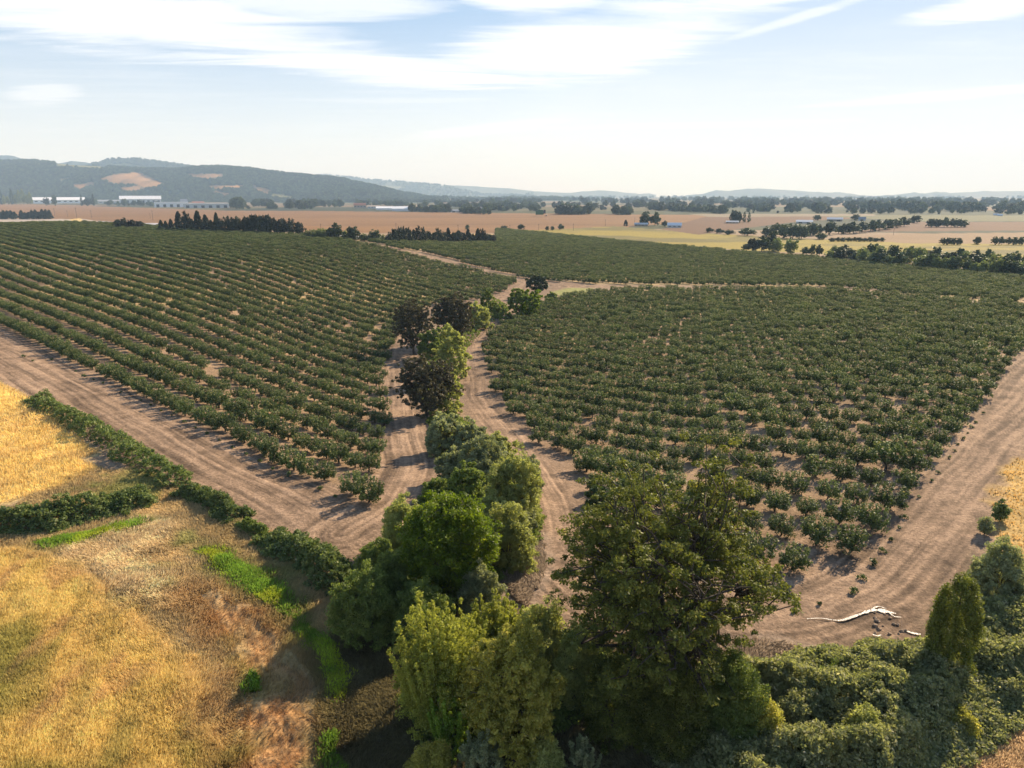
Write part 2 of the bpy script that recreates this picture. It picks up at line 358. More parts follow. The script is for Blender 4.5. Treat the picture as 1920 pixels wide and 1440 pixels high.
M = dict(
    hazel=leafmat('hazel_leaf', (0.038, 0.074, 0.022), (0.160, 0.200, 0.070), tip=(0.46, 0.38, 0.20), transl=0.28, spec=0.2, vary=0.45),
    oak=leafmat('oak_leaf', (0.070, 0.088, 0.020), (0.235, 0.240, 0.050), tip=(0.42, 0.36, 0.07), transl=0.32, spec=0.15),
    dark=leafmat('dark_oak_leaf', (0.075, 0.070, 0.040), (0.20, 0.165, 0.090), transl=0.22, spec=0.15),
    maple=leafmat('maple_leaf', (0.070, 0.120, 0.010), (0.25, 0.31, 0.020), tip=(0.45, 0.47, 0.03), transl=0.46),
    willow=leafmat('willow_leaf', (0.24, 0.26, 0.085), (0.52, 0.52, 0.20), transl=0.48, spec=0.12),
    grey=leafmat('grey_willow_leaf', (0.18, 0.20, 0.10), (0.43, 0.44, 0.25), transl=0.42, spec=0.12),
    green=leafmat('green_shrub_leaf', (0.105, 0.145, 0.036), (0.30, 0.35, 0.090), transl=0.42, spec=0.15),
    ash=leafmat('ash_leaf', (0.24, 0.235, 0.050), (0.54, 0.49, 0.12), tip=(0.72, 0.58, 0.20), transl=0.46, spec=0.12),
    bright=leafmat('bright_shrub_leaf', (0.15, 0.24, 0.030), (0.40, 0.52, 0.08), transl=0.45, spec=0.15),
    bramble=leafmat('bramble_leaf', (0.080, 0.120, 0.036), (0.26, 0.30, 0.105), tip=(0.50, 0.46, 0.26), transl=0.34, spec=0.12),
    thicket=leafmat('thicket_leaf', (0.20, 0.225, 0.095), (0.50, 0.48, 0.25), tip=(0.74, 0.66, 0.46), transl=0.45, spec=0.12),
    conifer=leafmat('conifer_leaf', (0.024, 0.036, 0.024), (0.085, 0.092, 0.044), transl=0.1, vary=.6),
    spire=leafmat('spire_leaf', (0.110, 0.135, 0.026), (0.29, 0.30, 0.065), transl=0.36, spec=0.15),
    column=leafmat('column_leaf', (0.19, 0.21, 0.036), (0.46, 0.46, 0.10), transl=0.44, spec=0.12),
    far=leafmat('far_tree_leaf', (0.036, 0.056, 0.030), (0.120, 0.150, 0.062), transl=0.22, vary=.9),
    farpale=leafmat('pale_far_leaf', (0.13, 0.16, 0.06), (0.32, 0.35, 0.15), transl=0.32, vary=.4),
    bark=solid('bark', (0.075, 0.060, 0.046), 0.9, 0.35, 6, bump=0.4),
    twig=solid('dead_wood', (0.30, 0.25, 0.20), 0.9, 0.3, 6),
    white=solid('white_sheet_metal', (0.80, 0.80, 0.80), 0.5, 0.05), pale=solid('pale_wall', (0.55, 0.55, 0.54), 0.8, 0.08),
    grey_roof=solid('grey_roof', (0.28, 0.29, 0.31), 0.7, 0.1), red_roof=solid('red_roof', (0.36, 0.15, 0.09), 0.8, 0.1),
    tan=solid('tan_wall', (0.42, 0.34, 0.26), 0.8, 0.1), darkm=solid('dark_opening', (0.03, 0.03, 0.035), 0.6, 0.1),
    pole=solid('weathered_pole', (0.13, 0.10, 0.08), 0.9, 0.2), blue_roof=solid('blue_grey_roof', (0.42, 0.48, 0.55), 0.5, 0.08),
)

# ------------------------------------------------------------------ places read off the photograph (photo position -> land)
ROADS = dict(
    left=smooth_line(W2([(-260, 520), (0, 652), (200, 765), (400, 878), (560, 962), (650, 1005)])),
    loop=smooth_line(W2([(640, 1000), (735, 930), (765, 850), (745, 760), (738, 690), (742, 620)])),
    mid=smooth_line(W2([(985, 1110), (1035, 1000), (1010, 900), (945, 810), (893, 740), (880, 680), (905, 620), (955, 588), (1025, 556)])),
    right=smooth_line(W2([(1000, 1090), (1100, 1150), (1300, 1150), (1500, 1140), (1650, 1075), (1760, 960), (1850, 850), (2000, 680)])),
    upper=smooth_line(W2([(690, 457), (780, 476), (880, 501), (975, 529), (1060, 537), (1130, 537)])),
    join=smooth_line(W2([(985, 531), (950, 556), (925, 578), (880, 600)])),
)
P_LEFT = W2([(-400, 478), (0, 612), (93, 664), (213, 713), (353, 774), (467, 836), (600, 906), (672, 944), (692, 880), (706, 800), (703, 745),
             (716, 690), (728, 640), (745, 612), (800, 575), (880, 565), (935, 548), (962, 527), (900, 513), (800, 489), (725, 471), (690, 462), (640, 452)])
P_LEFT = np.vstack([P_LEFT, [(-100, 452), (-125, 470), (-190, 500), (-255, 535), (-375, 600), (-620, 690)]])
P_RIGHT = W2([(1075, 553), (1000, 578), (938, 613), (908, 655), (912, 690), (935, 745), (962, 790), (1005, 830), (1085, 868), (1105, 945), (1250, 1010),
              (1430, 1062), (1520, 1082), (1600, 1082), (1680, 985), (1760, 880), (1850, 765), (1930, 660), (2300, 500), (1930, 576), (1560, 545), (1200, 544)])
P_FAR = W2([(640, 447), (735, 465), (800, 475), (900, 502), (1005, 526), (1100, 532), (1200, 534.5), (1560, 537.5), (1900, 570), (2300, 480), (2000, 524), (1750, 506), (1560, 487),
            (1390, 474), (1140, 451), (1010, 437), (930, 430), (928, 456), (720, 455)])
P_GOLD1 = W2([(-300, 640), (0, 718), (60, 745), (130, 800), (175, 850), (170, 885), (110, 915), (0, 945), (-300, 990)])
P_GOLD2 = W2([(-300, 1060), (0, 1035), (120, 1040), (190, 1110), (260, 1170), (350, 1260), (400, 1340), (430, 1470), (420, 1600), (-300, 1600)])
P_BROWN = W2([(-300, 960), (0, 960), (160, 880), (250, 880), (340, 910), (500, 1000), (640, 1110), (700, 1180), (760, 1240), (800, 1640), (-300, 1640)])
P_STRAW = W2([(110, 1040), (200, 985), (300, 960), (345, 990), (290, 1045), (330, 1090), (300, 1130), (230, 1120), (150, 1070)])
P_GREEN = [W2([(350, 1030), (400, 1025), (470, 1060), (550, 1110), (580, 1170), (630, 1200), (660, 1260), (650, 1330), (610, 1300), (590, 1230), (540, 1180), (470, 1120), (400, 1070)]),
           W2([(60, 1020), (150, 1000), (270, 972), (282, 985), (180, 1012), (70, 1032)]),
           W2([(600, 1380), (640, 1360), (660, 1400), (650, 1600), (600, 1600)]), W2([(465, 1265), (500, 1262), (505, 1305), (470, 1310)])]
P_RED = W2([(345, 1110), (420, 1100), (500, 1150), (570, 1215), (620, 1260), (630, 1600), (420, 1600), (440, 1330), (420, 1230)])
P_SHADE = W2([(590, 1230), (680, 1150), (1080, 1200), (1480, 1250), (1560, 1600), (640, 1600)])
P_BRUSH = W2([(1085, 1235), (1300, 1265), (1430, 1245), (1560, 1225), (1735, 1195), (1800, 1130), (1840, 1050), (1900, 1040), (1935, 1085), (2100, 1250), (2100, 1330), (1920, 1335), (1850, 1395),
              (1760, 1480), (1500, 1620), (1290, 1620), (1200, 1330)])
P_GOLDR = W2([(1868, 935), (1890, 880), (1925, 850), (2300, 760), (2400, 1100), (1990, 1110), (1910, 1060), (1875, 1010)])
P_TANR = W2([(1640, 1480), (1760, 1395), (1830, 1350), (1920, 1320), (2200, 1300), (2200, 1640), (1600, 1640)])
P_DIRT = W2([(-400, 540), (0, 600), (350, 760), (668, 930), (735, 600), (960, 520), (1100, 530), (905, 655), (1110, 900), (1600, 1080), (2000, 600), (2300, 620),
             (1905, 870), (1865, 960), (1830, 1020), (1735, 1195), (1420, 1245), (1200, 1235), (1050, 1190), (940, 1090), (960, 1050), (1010, 1000), (960, 880), (860, 760),
             (880, 600), (740, 600), (720, 1000), (660, 1040), (560, 1000), (340, 880), (50, 730), (-60, 690)])
P_WHEAT = W2([(-900, 417), (0, 414.5), (300, 421), (560, 434), (760, 437.5), (930, 437), (1060, 434), (1250, 420), (1340, 412), (1380, 403), (1190, 402), (900, 399), (600, 395.5), (430, 395), (160, 386), (60, 383), (-900, 383)])
P_MEADOW = W2([(985, 432), (1150, 424), (1330, 438), (1500, 447), (1700, 453), (2300, 462), (2300, 505), (1920, 505), (1700, 482), (1400, 470), (1140, 449), (1010, 436)])
P_FIELDR = [(W2([(1240, 430), (1310, 440), (1500, 415), (1640, 408), (1480, 402), (1330, 404)]), (0.165, 0.092, 0.052)),
            (W2([(1600, 435), (2300, 430), (2300, 416), (1700, 416)]), (0.160, 0.088, 0.050)),
            (W2([(1540, 446), (1700, 456), (2300, 460), (2300, 434), (1700, 438)]), (0.27, 0.175, 0.095)),
            (W2([(1500, 403), (2300, 405), (2300, 414), (1720, 415)]), (0.15, 0.145, 0.07)),
            (W2([(1290, 401), (1640, 401), (1640, 405), (1330, 407)]), (0.24, 0.19, 0.12))]
C_LOT = [(W2([(-400, 416), (0, 410), (160, 411), (205, 418), (100, 421), (-400, 422)]), (0.46, 0.38, 0.30)),
         (W2([(130, 411.5), (150, 409), (215, 421), (205, 424)]), (0.62, 0.44, 0.18)),
         (W2([(185, 414), (225, 417), (330, 430), (330, 437), (250, 434)]), (0.46, 0.44, 0.45)),
         (W2([(560, 437), (620, 440), (740, 444), (740, 450), (600, 448)]), (0.48, 0.46, 0.46)),
         (W2([(785, 439), (930, 439), (860, 446), (790, 447)]), (0.62, 0.46, 0.20))]

def col_land(x, y):
    """colour of the ground, tree shade painted in, at land positions, and zone number"""
    n = len(x); R = np.hypot(x, y)
    n1 = fbm(x * 0.11, y * 0.11, 1, 5); n2 = fbm(x * 0.9, y * 0.9, 2, 4); n3 = fbm(x * 0.02, y * 0.02, 3, 4)
    wx = x + (fbm(x * 0.35, y * 0.35, 4, 4) - .5) * 3.2; wy = y + (fbm(x * 0.35 + 50, y * 0.35, 5, 4) - .5) * 3.2
    c = np.empty((n, 3)); c[:] = (0.30, 0.21, 0.13)
    zone = np.zeros(n, np.int8)
    # wide valley floor: patchwork of fields
    far = R > 900
    if far.any():
        fx = x[far] / 420; fy = y[far] / 620; cid = _tab[6][np.floor(fx + .25 * np.sin(fy)).astype(int) & 255, np.floor(fy).astype(int) & 255]
        pal = np.array([(0.20, 0.12, 0.06), (0.06, 0.07, 0.035), (0.13, 0.11, 0.05), (0.05, 0.06, 0.035), (0.20, 0.145, 0.08), (0.08, 0.085, 0.04)])
        c[far] = pal[(cid * 5.99).astype(int)]
    def lay(P, colr, soft=0.6, warp=True, z=None, strength=1.0):
        nonlocal c
        P = np.asarray(P); m = (x > P[:, 0].min() - 6) & (x < P[:, 0].max() + 6) & (y > P[:, 1].min() - 6) & (y < P[:, 1].max() + 6)
        if not m.any(): return None
        s = sd_poly(wx[m] if warp else x[m], wy[m] if warp else y[m], P)
        w = np.clip(0.5 - s / soft, 0, 1) * strength
        cc = colr[m] if isinstance(colr, np.ndarray) and colr.ndim == 2 else np.array(colr)[None]
        c[m] = c[m] * (1 - w[:, None]) + cc * w[:, None]
        if z is not None: zz = zone[m]; zz[w > .5] = z; zone[m] = zz
        return m, w
    lay(P_WHEAT, np.array((0.235, 0.128, 0.056)) * (0.8 + 0.35 * fbm(x * .004, y * .02, 2, 4) + .12 * vnoise(x * .002, y * .09, 5))[:, None], 3, False, 3)
    mead = np.array((0.175, 0.145, 0.048)) + (sst(fbm(x * .012, y * .035, 5, 4), .42, .62))[:, None] * np.array((0.13, 0.09, 0.0))
    lay(P_MEADOW, mead, 3, False, 4)
    for P, cc in P_FIELDR: lay(P, np.array(cc) * (0.9 + 0.2 * n3)[:, None], 4, False, 5)
    for P, cc in C_LOT: lay(P, cc, 2, False, 6)
    soil = np.array((0.30, 0.200, 0.118)) * (0.72 + 0.55 * n1)[:, None] * (0.85 + 0.3 * n2)[:, None]
    soil = soil * (1 + 0.15 * sst(y, 100, 300))[:, None] + sst(n3, .45, .6)[:, None] * sst(y, 120, 260)[:, None] * np.array((0.17, 0.13, 0.04))
    lay(P_LEFT, soil, 2, False, 1); lay(P_RIGHT, soil, 2, False, 1); lay(P_FAR, soil, 2, False, 1)
    dirt = np.array((0.265, 0.178, 0.114)) * (0.76 + 0.48 * n1)[:, None] * (0.88 + 0.24 * n2)[:, None]
    lay(P_DIRT, dirt, 1.5, False, 1)
    # wheel tracks along the dirt roads
    for k, (nm, P) in enumerate(ROADS.items()):
        hw = dict(left=8.0, loop=6.5, mid=3.2, right=9.0, upper=4.0, join=5)[nm]
        m = (x > P[:, 0].min() - 12) & (x < P[:, 0].max() + 12) & (y > P[:, 1].min() - 12) & (y < P[:, 1].max() + 12)
        if not m.any(): continue
        S, D = line_sd(x[m], y[m], P); Dw = D + (fbm(S * .05, S * 0 + k, 5, 3) - .5) * 2.0
        w = np.clip((hw - np.abs(D) + (n1[m] - .5) * 3) / 1.2, 0, 1)
        st = fbm(Dw * 2.2, S * .06, 6, 3); st2 = vnoise(Dw * 5.0, S * .05, 4)
        brk = fbm(x[m] * .5, y[m] * .5, 6, 4); f = 1.06 + (st - .5) * 1.5 + (st2 - .5) * .5 + (brk - .5) * .9 + (fbm(x[m] * 1.9, y[m] * 1.9, 2, 3) - .5) * .5
        f = np.where(np.abs(np.abs(Dw) - 0.9) < .28, f * 1.12, f)
        base = np.array((0.255, 0.170, 0.108))[None] * np.clip(f, .5, 1.6)[:, None]
        base = base * (0.88 + 0.24 * n1[m])[:, None]
        c[m] = c[m] * (1 - w[:, None]) + base * w[:, None]
        zz = zone[m]; zz[w > .5] = 2; zone[m] = zz
    # turning marks at the foot of the loop road and by the puddle
    for (px, py, r0, r1) in ((745, 880, 2, 9), (985, 1110, 2.5, 7), (1600, 1090, 5, 11)):
        cx, cy = W2([(px, py)])[0]; rr = np.hypot(x - cx, y - cy) + (n1 - .5) * 1.2
        w = np.clip(np.minimum(rr - r0, r1 - rr), 0, 1) * (zone > 0) * (vnoise(rr * 2.4, np.arctan2(y - cy, x - cx) * .6, 5) > .55)
        c *= (1 - .16 * w)[:, None]
    # dry grass on the near left
    brown = np.array((0.48, 0.36, 0.18)) * (0.65 + 0.7 * n1)[:, None]
    brown = brown + sst(n2, .55, .75)[:, None] * np.array((0.10, 0.07, 0.03)) + sst(fbm(x * .2, y * .2, 6, 4), .55, .7)[:, None] * np.array((-.09, 0.0, -.04))
    lay(P_BROWN, brown, 1.2, True, 7)
    gold = np.array((0.78, 0.57, 0.215)) * (0.88 + 0.28 * fbm(x * .25, y * .12, 5, 4))[:, None]
    g = sst(fbm(x * .10 + 30, y * .055, 2, 4) + .14 * sst(-y, -50, -38), .50, .66)[:, None]
    g2 = sst(fbm(x * .45 + 3, y * .22, 3, 4), .56, .74)[:, None]
    gold = gold * (1 - g * .8) + np.array((0.34, 0.32, 0.085)) * g * .8
    sk = sst(vnoise(x * .9 + .25 * y, y * .06, 3), .55, .85)[:, None]
    gold = gold * (1 - sk * .28) + np.array((0.36, 0.33, 0.08)) * sk * .28
    gold = gold * (1 - g2 * .5) + np.array((0.50, 0.33, 0.17)) * g2 * .5
    gold1 = np.array((0.76, 0.55, 0.20)) * (0.80 + 0.40 * fbm(x * .25, y * .12, 5, 4))[:, None]; gold1 = gold1 * (1 - g2 * .35) + np.array((0.46, 0.31, 0.15)) * g2 * .35
    lay(P_GOLD1, gold1, 1.5, True, 8); lay(P_GOLD2, gold, 2.5, True, 8)
    straw = np.array((0.58, 0.44, 0.26)) * (0.5 + 0.9 * fbm(x * .7 + y * .5, y * .9 - x * .3, 4, 4))[:, None]
    lay(P_STRAW, straw, 4, True, 8, 0.6)
    red = np.array((0.33, 0.150, 0.055)) * (0.6 + 0.8 * n2)[:, None] + sst(n1, .5, .65)[:, None] * np.array((0.06, 0.07, 0.04))
    lay(P_RED, red, 4.0, True, 8, .9)
    gr = np.array((0.17, 0.20, 0.05)) * (0.6 + 0.8 * n1)[:, None]
    for P in P_GREEN: lay(P, gr, 2.6, True, 8, .8)
    shade = np.array((0.15, 0.125, 0.060)) * (0.6 + 0.8 * n1)[:, None]  # tree shade put into the ground colour; the grass blades there take it too
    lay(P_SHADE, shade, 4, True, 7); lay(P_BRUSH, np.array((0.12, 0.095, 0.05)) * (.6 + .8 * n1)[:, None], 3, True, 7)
    lay(P_GOLDR, np.array((0.52, 0.34, 0.12)) * (0.8 + 0.4 * n1)[:, None], 1.2, True, 8)
    lay(P_TANR, np.array((0.50, 0.36, 0.20)) * (0.75 + 0.5 * n1)[:, None], 1.5, True, 8)
    # track verges of pale dead weeds
    for P in (W2([(950, 1060), (1020, 1000), (1020, 1080), (985, 1140), (940, 1110)]), W2([(1180, 1210), (1420, 1190), (1500, 1215), (1420, 1250), (1200, 1250)])):
        lay(P, np.array((0.36, 0.28, 0.21)) * (0.6 + 0.8 * n2)[:, None], 2.5, True)
    lay(W2([(1035, 548), (1060, 540), (1110, 540), (1120, 548), (1050, 556)]), (0.30, 0.29, 0.10), 3)
    # far ground turns to plain mixed farmland
    return np.clip(c, 0.02, 0.9), zone

# ------------------------------------------------------------------ ground
rr_ = [16.0]
while rr_[-1] < 400: rr_.append(rr_[-1] * 1.0055)
while rr_[-1] < 15500: rr_.append(rr_[-1] * 1.02)
rr_ = np.array(rr_); nr = len(rr_)
aa_ = np.radians(np.concatenate([np.arange(-45, 45.001, 0.11), np.arange(48, 315, 3.0)])); na = len(aa_)
RR, AA = np.meshgrid(rr_, aa_, indexing='ij')
gx = (RR * np.sin(AA)).ravel(); gy = (RR * np.cos(AA)).ravel()
gcol, gzone = col_land(gx, gy)
gz = hz(gx, gy)
lum = gcol.mean(1)
near = 1 - sst(np.hypot(gx, gy), 150, 260)
rel = (fbm(gx * .9, gy * .9, 5, 4) - .5) * np.select([gzone == 2, gzone == 1, gzone >= 7], [.10, .12, .28], 0.05)
gz = gz + near * (rel + (lum - .28) * np.where(gzone == 2, .35, 0))
redm = sd_poly(gx, gy, P_RED) < 0
gz = gz + near * redm * (fbm(gx * 1.6, gy * 1.6, 2, 3) - .5) * .5
gV = np.stack([gx, gy, gz], 1)
i = np.arange(nr - 1)[:, None]; j = np.arange(na)[None]; j2 = (j + 1) % na
gF = np.stack([i * na + j + 0 * j, i * na + j2, (i + 1) * na + j2, (i + 1) * na + j], -1).reshape(-1, 4)[:, ::-1]
fz = gzone[gF[:, 0]]
def ground_mat():
    m = bpy.data.materials.new('land_surface'); m.use_nodes = True; N = NT(m.node_tree); N.n.clear()
    a = N.new('ShaderNodeAttribute', attribute_name='col'); t = N.new('ShaderNodeTexCoord')
    fine = N.noise(t.outputs['Object'], 3.2, 7, 0.72); mid = N.noise(t.outputs['Object'], 0.55, 5, 0.6)
    k = N.m('MULTIPLY', N.ss(fine, .30, .70, .60, 1.32), N.ss(mid, .3, .7, .86, 1.12))
    c = N.mix(1.0, a.outputs['Color'], N.comb(k, k, k), 'MULTIPLY')
    p = N.new('ShaderNodeBsdfPrincipled'); N.l.new(c, p.inputs['Base Color']); p.inputs['Roughness'].default_value = .95
    p.inputs['Specular IOR Level'].default_value = .12
    b = N.new('ShaderNodeBump'); b.inputs['Strength'].default_value = .8; b.inputs['Distance'].default_value = .15
    N.l.new(fine, b.inputs['Height']); N.l.new(b.outputs[0], p.inputs['Normal'])
    o = N.new('ShaderNodeOutputMaterial'); N.l.new(p.outputs[0], o.inputs[0]); return m
LAND = ground_mat()
def sub(name, sel, label=None):
    f = gF[sel]
    if not len(f): return
    u_, inv = np.unique(f, return_inverse=True)
    me = mesh_np(name, gV[u_], inv.reshape(-1, 4), LAND, col=gcol[u_], smooth=True)
    o = obj(name, me); tag(o, label, None, None, 'structure')
sub('valley_floor', (fz == 0) | (fz == 5) | (fz == 6)); sub('orchard_ground', fz == 1); sub('dirt_road', fz == 2)
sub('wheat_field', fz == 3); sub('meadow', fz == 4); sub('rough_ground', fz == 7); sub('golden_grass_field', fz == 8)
# the land right under the camera
th = aa_; inner = np.stack([16 * np.sin(th), 16 * np.cos(th), gV[:na, 2]], 1)
cV = np.vstack([inner, [[0, 0, 0]]]); cF = np.stack([np.arange(na), (np.arange(na) + 1) % na, np.full(na, na)], 1)
tag(obj('ground', mesh_np('ground', cV, cF, LAND, col=np.tile((0.25, 0.2, 0.1), (na + 1, 1)))), kind='structure')

# ------------------------------------------------------------------ instanced masses
def scatter(name, P, S, R, idx, sources, **tags):
    """one object of many copies of real trees standing in the scene"""
    me = bpy.data.meshes.new(name); me.vertices.add(len(P)); me.vertices.foreach_set('co', np.ascontiguousarray(P, np.float32).ravel())
    for nm, ty, val in (('scl', 'FLOAT', S), ('rz', 'FLOAT', R), ('vi', 'INT', idx)):
        at_ = me.attributes.new(nm, ty, 'POINT'); at_.data.foreach_set('value', np.ascontiguousarray(val, np.float32 if ty == 'FLOAT' else np.int32))
    o = obj(name, me); ng = bpy.data.node_groups.new(name + '_nodes', 'GeometryNodeTree')
    ng.interface.new_socket('Geometry', in_out='INPUT', socket_type='NodeSocketGeometry')
    ng.interface.new_socket('Geometry', in_out='OUTPUT', socket_type='NodeSocketGeometry')
    N = ng.nodes; L = ng.links
    gi = N.new('NodeGroupInput'); go = N.new('NodeGroupOutput'); jn = N.new('GeometryNodeJoinGeometry')
    for src in sources:
        jj = N.new('GeometryNodeJoinGeometry')
        for s_ in src:
            oi = N.new('GeometryNodeObjectInfo'); oi.inputs['Object'].default_value = s_; oi.transform_space = 'ORIGINAL'
            L.new(oi.outputs['Geometry'], jj.inputs[0])
        g = N.new('GeometryNodeGeometryToInstance'); L.new(jj.outputs[0], g.inputs[0]); L.new(g.outputs[0], jn.inputs[0])
    def attr(nm, ty):
        a = N.new('GeometryNodeInputNamedAttribute'); a.data_type = ty; a.inputs['Name'].default_value = nm; return a.outputs['Attribute']
    ip = N.new('GeometryNodeInstanceOnPoints'); L.new(gi.outputs[0], ip.inputs['Points']); L.new(jn.outputs[0], ip.inputs['Instance'])
    ip.inputs['Pick Instance'].default_value = True; L.new(attr('vi', 'INT'), ip.inputs['Instance Index'])
    cx = N.new('ShaderNodeCombineXYZ'); L.new(attr('rz', 'FLOAT'), cx.inputs[2])
    L.new(cx.outputs[0], ip.inputs['Rotation'])
    c2 = N.new('ShaderNodeCombineXYZ'); s = attr('scl', 'FLOAT')
    for k in range(3): L.new(s, c2.inputs[k])
    L.new(c2.outputs[0], ip.inputs['Scale']); L.new(ip.outputs[0], go.inputs[0])
    md = o.modifiers.new('copies', 'NODES'); md.node_group = ng
    tag(o, kind='stuff', **tags); return o

# ------------------------------------------------------------------ orchard
def hazel(seed):
    r = np.random.default_rng(seed); w, h = 3.3, 2.4
    n = 40; a = r.random(n) * 6.283; q = np.sqrt(r.random(n)) * w * .42
    C = np.stack([q * np.cos(a), q * np.sin(a), 0.42 + (1.40 + r.uniform(-.3, .2, n)) * (1 - (q / (w * .55)) ** 2 * .6) * r.uniform(.12, 1.0, n)], 1)
    V1, F1, T1 = leaves(C, r.uniform(.30, .52, n), 46, .155, r, up=.5, squash=.75)
    # upright shoots that break the outline
    n2 = 36; a = r.random(n2) * 6.283; q = np.sqrt(r.random(n2)) * w * .46
    top = .85 + 1.15 * (1 - (q / (w * .55)) ** 2 * .7); Cs = []
    for k in range(n2):
        for t in (0, .28, .52): Cs.append((q[k] * (1 + t * .18) * math.cos(a[k]), q[k] * (1 + t * .18) * math.sin(a[k]), top[k] + t))
    V2, F2, T2 = leaves(np.array(Cs), np.full(len(Cs), .16), 9, .145, r, up=.6, squash=1, tone0=np.tile([.5, .8, 1.0], n2))
    cr = mesh_np('hazel_crown', np.vstack([V1, V2]), np.vstack([F1, F2 + len(V1)]), M['hazel'], tone=np.concatenate([T1, T2]))
    paths = [([(0, 0, -.15), (.03, .02, .25), (0, 0, .5)], [.14, .11, .10])]
    for k in range(6):
        a = k * 1.047 + r.uniform(-.3, .3); paths.append(([(0, 0, .42), (.35 * math.cos(a), .35 * math.sin(a), .8), (.8 * math.cos(a), .8 * math.sin(a), 1.4)], [.07, .05, .02]))
    V, Fq = tubes(paths, 5); tk = mesh_np('hazel_trunk', V, Fq, M['bark'])
    return cr, tk
HZ = [hazel(100 + k) for k in range(7)]
def lattice(P, o, u_, b_, jit, tol=0.0):
    x0, x1, y0, y1 = P[:, 0].min(), P[:, 0].max(), P[:, 1].min(), P[:, 1].max()
    A = np.array([u_, b_]).T; Ai = np.linalg.inv(A)
    cs = np.array([(x, y) for x in (x0, x1) for y in (y0, y1)]) - o; ij = (Ai @ cs.T).T
    I, J = np.meshgrid(np.arange(math.floor(ij[:, 0].min()), math.ceil(ij[:, 0].max()) + 1), np.arange(math.floor(ij[:, 1].min()), math.ceil(ij[:, 1].max()) + 1))
    Q = o + I.ravel()[:, None] * np.array(u_) + J.ravel()[:, None] * np.array(b_)
    Q = Q + rng.normal(size=Q.shape) * jit
    return Q[sd_poly(Q[:, 0], Q[:, 1], P) < tol]
uL, bL = (2.209, -2.103), (4.209, 4.416)
QL = lattice(P_LEFT, np.array((-19.3, 73.2)), uL, bL, .12, 1.7)
uR, bR = (2.312, -1.989), (-3.977, -4.624)
QR = lattice(P_RIGHT, np.array((26.8, 53.8)), uR, bR, .13)
QF = lattice(P_FAR, np.array((26.8, 53.8)), uR, bR, .12)
Q = np.vstack([QL, QR, QF]); blk = np.concatenate([np.zeros(len(QL)), np.ones(len(QR)), np.full(len(QF), 2)]).astype(int)
keep = rng.random(len(Q)) > .022
Q = Q[keep]; blk = blk[keep]
az_ = np.degrees(np.arctan2(Q[:, 0], Q[:, 1])); m = np.abs(az_) < 47; Q = Q[m]; blk = blk[m]
Qz = hz(Q[:, 0], Q[:, 1]); S = np.clip(rng.normal(1.0, .11, len(Q)), .68, 1.3)
S = np.where(rng.random(len(Q)) < .02, S * 1.15, S) * np.where(blk == 0, .90, np.where(blk == 1, .95, .94))
px, py, dep = proj(Q[:, 0], Q[:, 1], Qz + 1.6)
vis = (px > -15) & (px < 1935) & (py < 1440)
oakhide = (px > 1090) & (px < 1440) & (py > 925)
order = np.argsort(np.where(vis & ~oakhide, dep / S, 1e9)); ind = order[:300]
rest_ = np.setdiff1d(np.arange(len(Q)), ind)
first = {}
ONES = ['', 'first', 'second', 'third', 'fourth', 'fifth', 'sixth', 'seventh', 'eighth', 'ninth', 'tenth', 'eleventh', 'twelfth', 'thirteenth', 'fourteenth', 'fifteenth', 'sixteenth', 'seventeenth', 'eighteenth', 'nineteenth']
TENS = {20: 'twenty', 30: 'thirty', 40: 'forty', 50: 'fifty', 60: 'sixty', 70: 'seventy', 80: 'eighty', 90: 'ninety'}
def ordinal(n):
    if n < 20: return ONES[n]
    t, o_ = n // 10 * 10, n % 10
    return (TENS[t][:-1] + 'ieth') if o_ == 0 else TENS[t] + '-' + ONES[o_]
def rows_of(m_, o, u_, b_, sgn):
    A = np.linalg.inv(np.array([u_, b_]).T); ij = np.rint((A @ (Q[m_] - o).T).T).astype(int); return ij[:, 0] * sgn[0], ij[:, 1] * sgn[1]
ROWN = np.zeros(len(Q), int); POSN = np.zeros(len(Q), int)
for b0, o_, u0, b1, sg in ((0, np.array((-19.3, 73.2)), uL, bL, (1, 1)), (1, np.array((26.8, 53.8)), uR, bR, (1, -1))):
    ids = np.where(blk == b0)[0]; I_, J_ = rows_of(ids, o_, u0, b1, sg); j0 = J_.min()
    for j_ in np.unique(J_):
        q_ = ids[J_ == j_]; o2 = np.argsort(-I_[J_ == j_]); POSN[q_[o2]] = np.arange(1, len(q_) + 1); ROWN[q_] = j_ - j0 + 1
edge = []
for k in ind:
    v = int(rng.integers(0, 7)); e = empty('hazelnut_tree', (Q[k, 0], Q[k, 1], Qz[k]), rng.random() * 6.28, float(S[k]))
    c = obj('crown', HZ[v][0], e); t = obj('trunk', HZ[v][1], e); first.setdefault(v, (c, t))
    if blk[k] == 0: lb_ = ordinal(POSN[k]) + ' hazelnut tree from the loop road in the ' + ordinal(ROWN[k]) + ' row, left block'
    else: lb_ = ordinal(POSN[k]) + ' hazelnut tree from the right road in the ' + ordinal(ROWN[k]) + ' row, right block'
    tag(e, lb_, 'tree', 'hazelnut trees of the left block' if blk[k] == 0 else 'hazelnut trees of the right block')
    edge.append((Q[k, 0], Q[k, 1], e, px[k], py[k], blk[k]))
src = [first[k] for k in sorted(first)]
scatter('hazelnut_orchard', np.column_stack([Q[rest_], Qz[rest_]]), S[rest_], rng.random(len(rest_)) * 6.28, rng.integers(0, len(src), len(rest_)), src,
        label='long rows of dark green hazelnut trees covering the orchard hillside', cat='orchard')
print('orchard trees', len(Q))

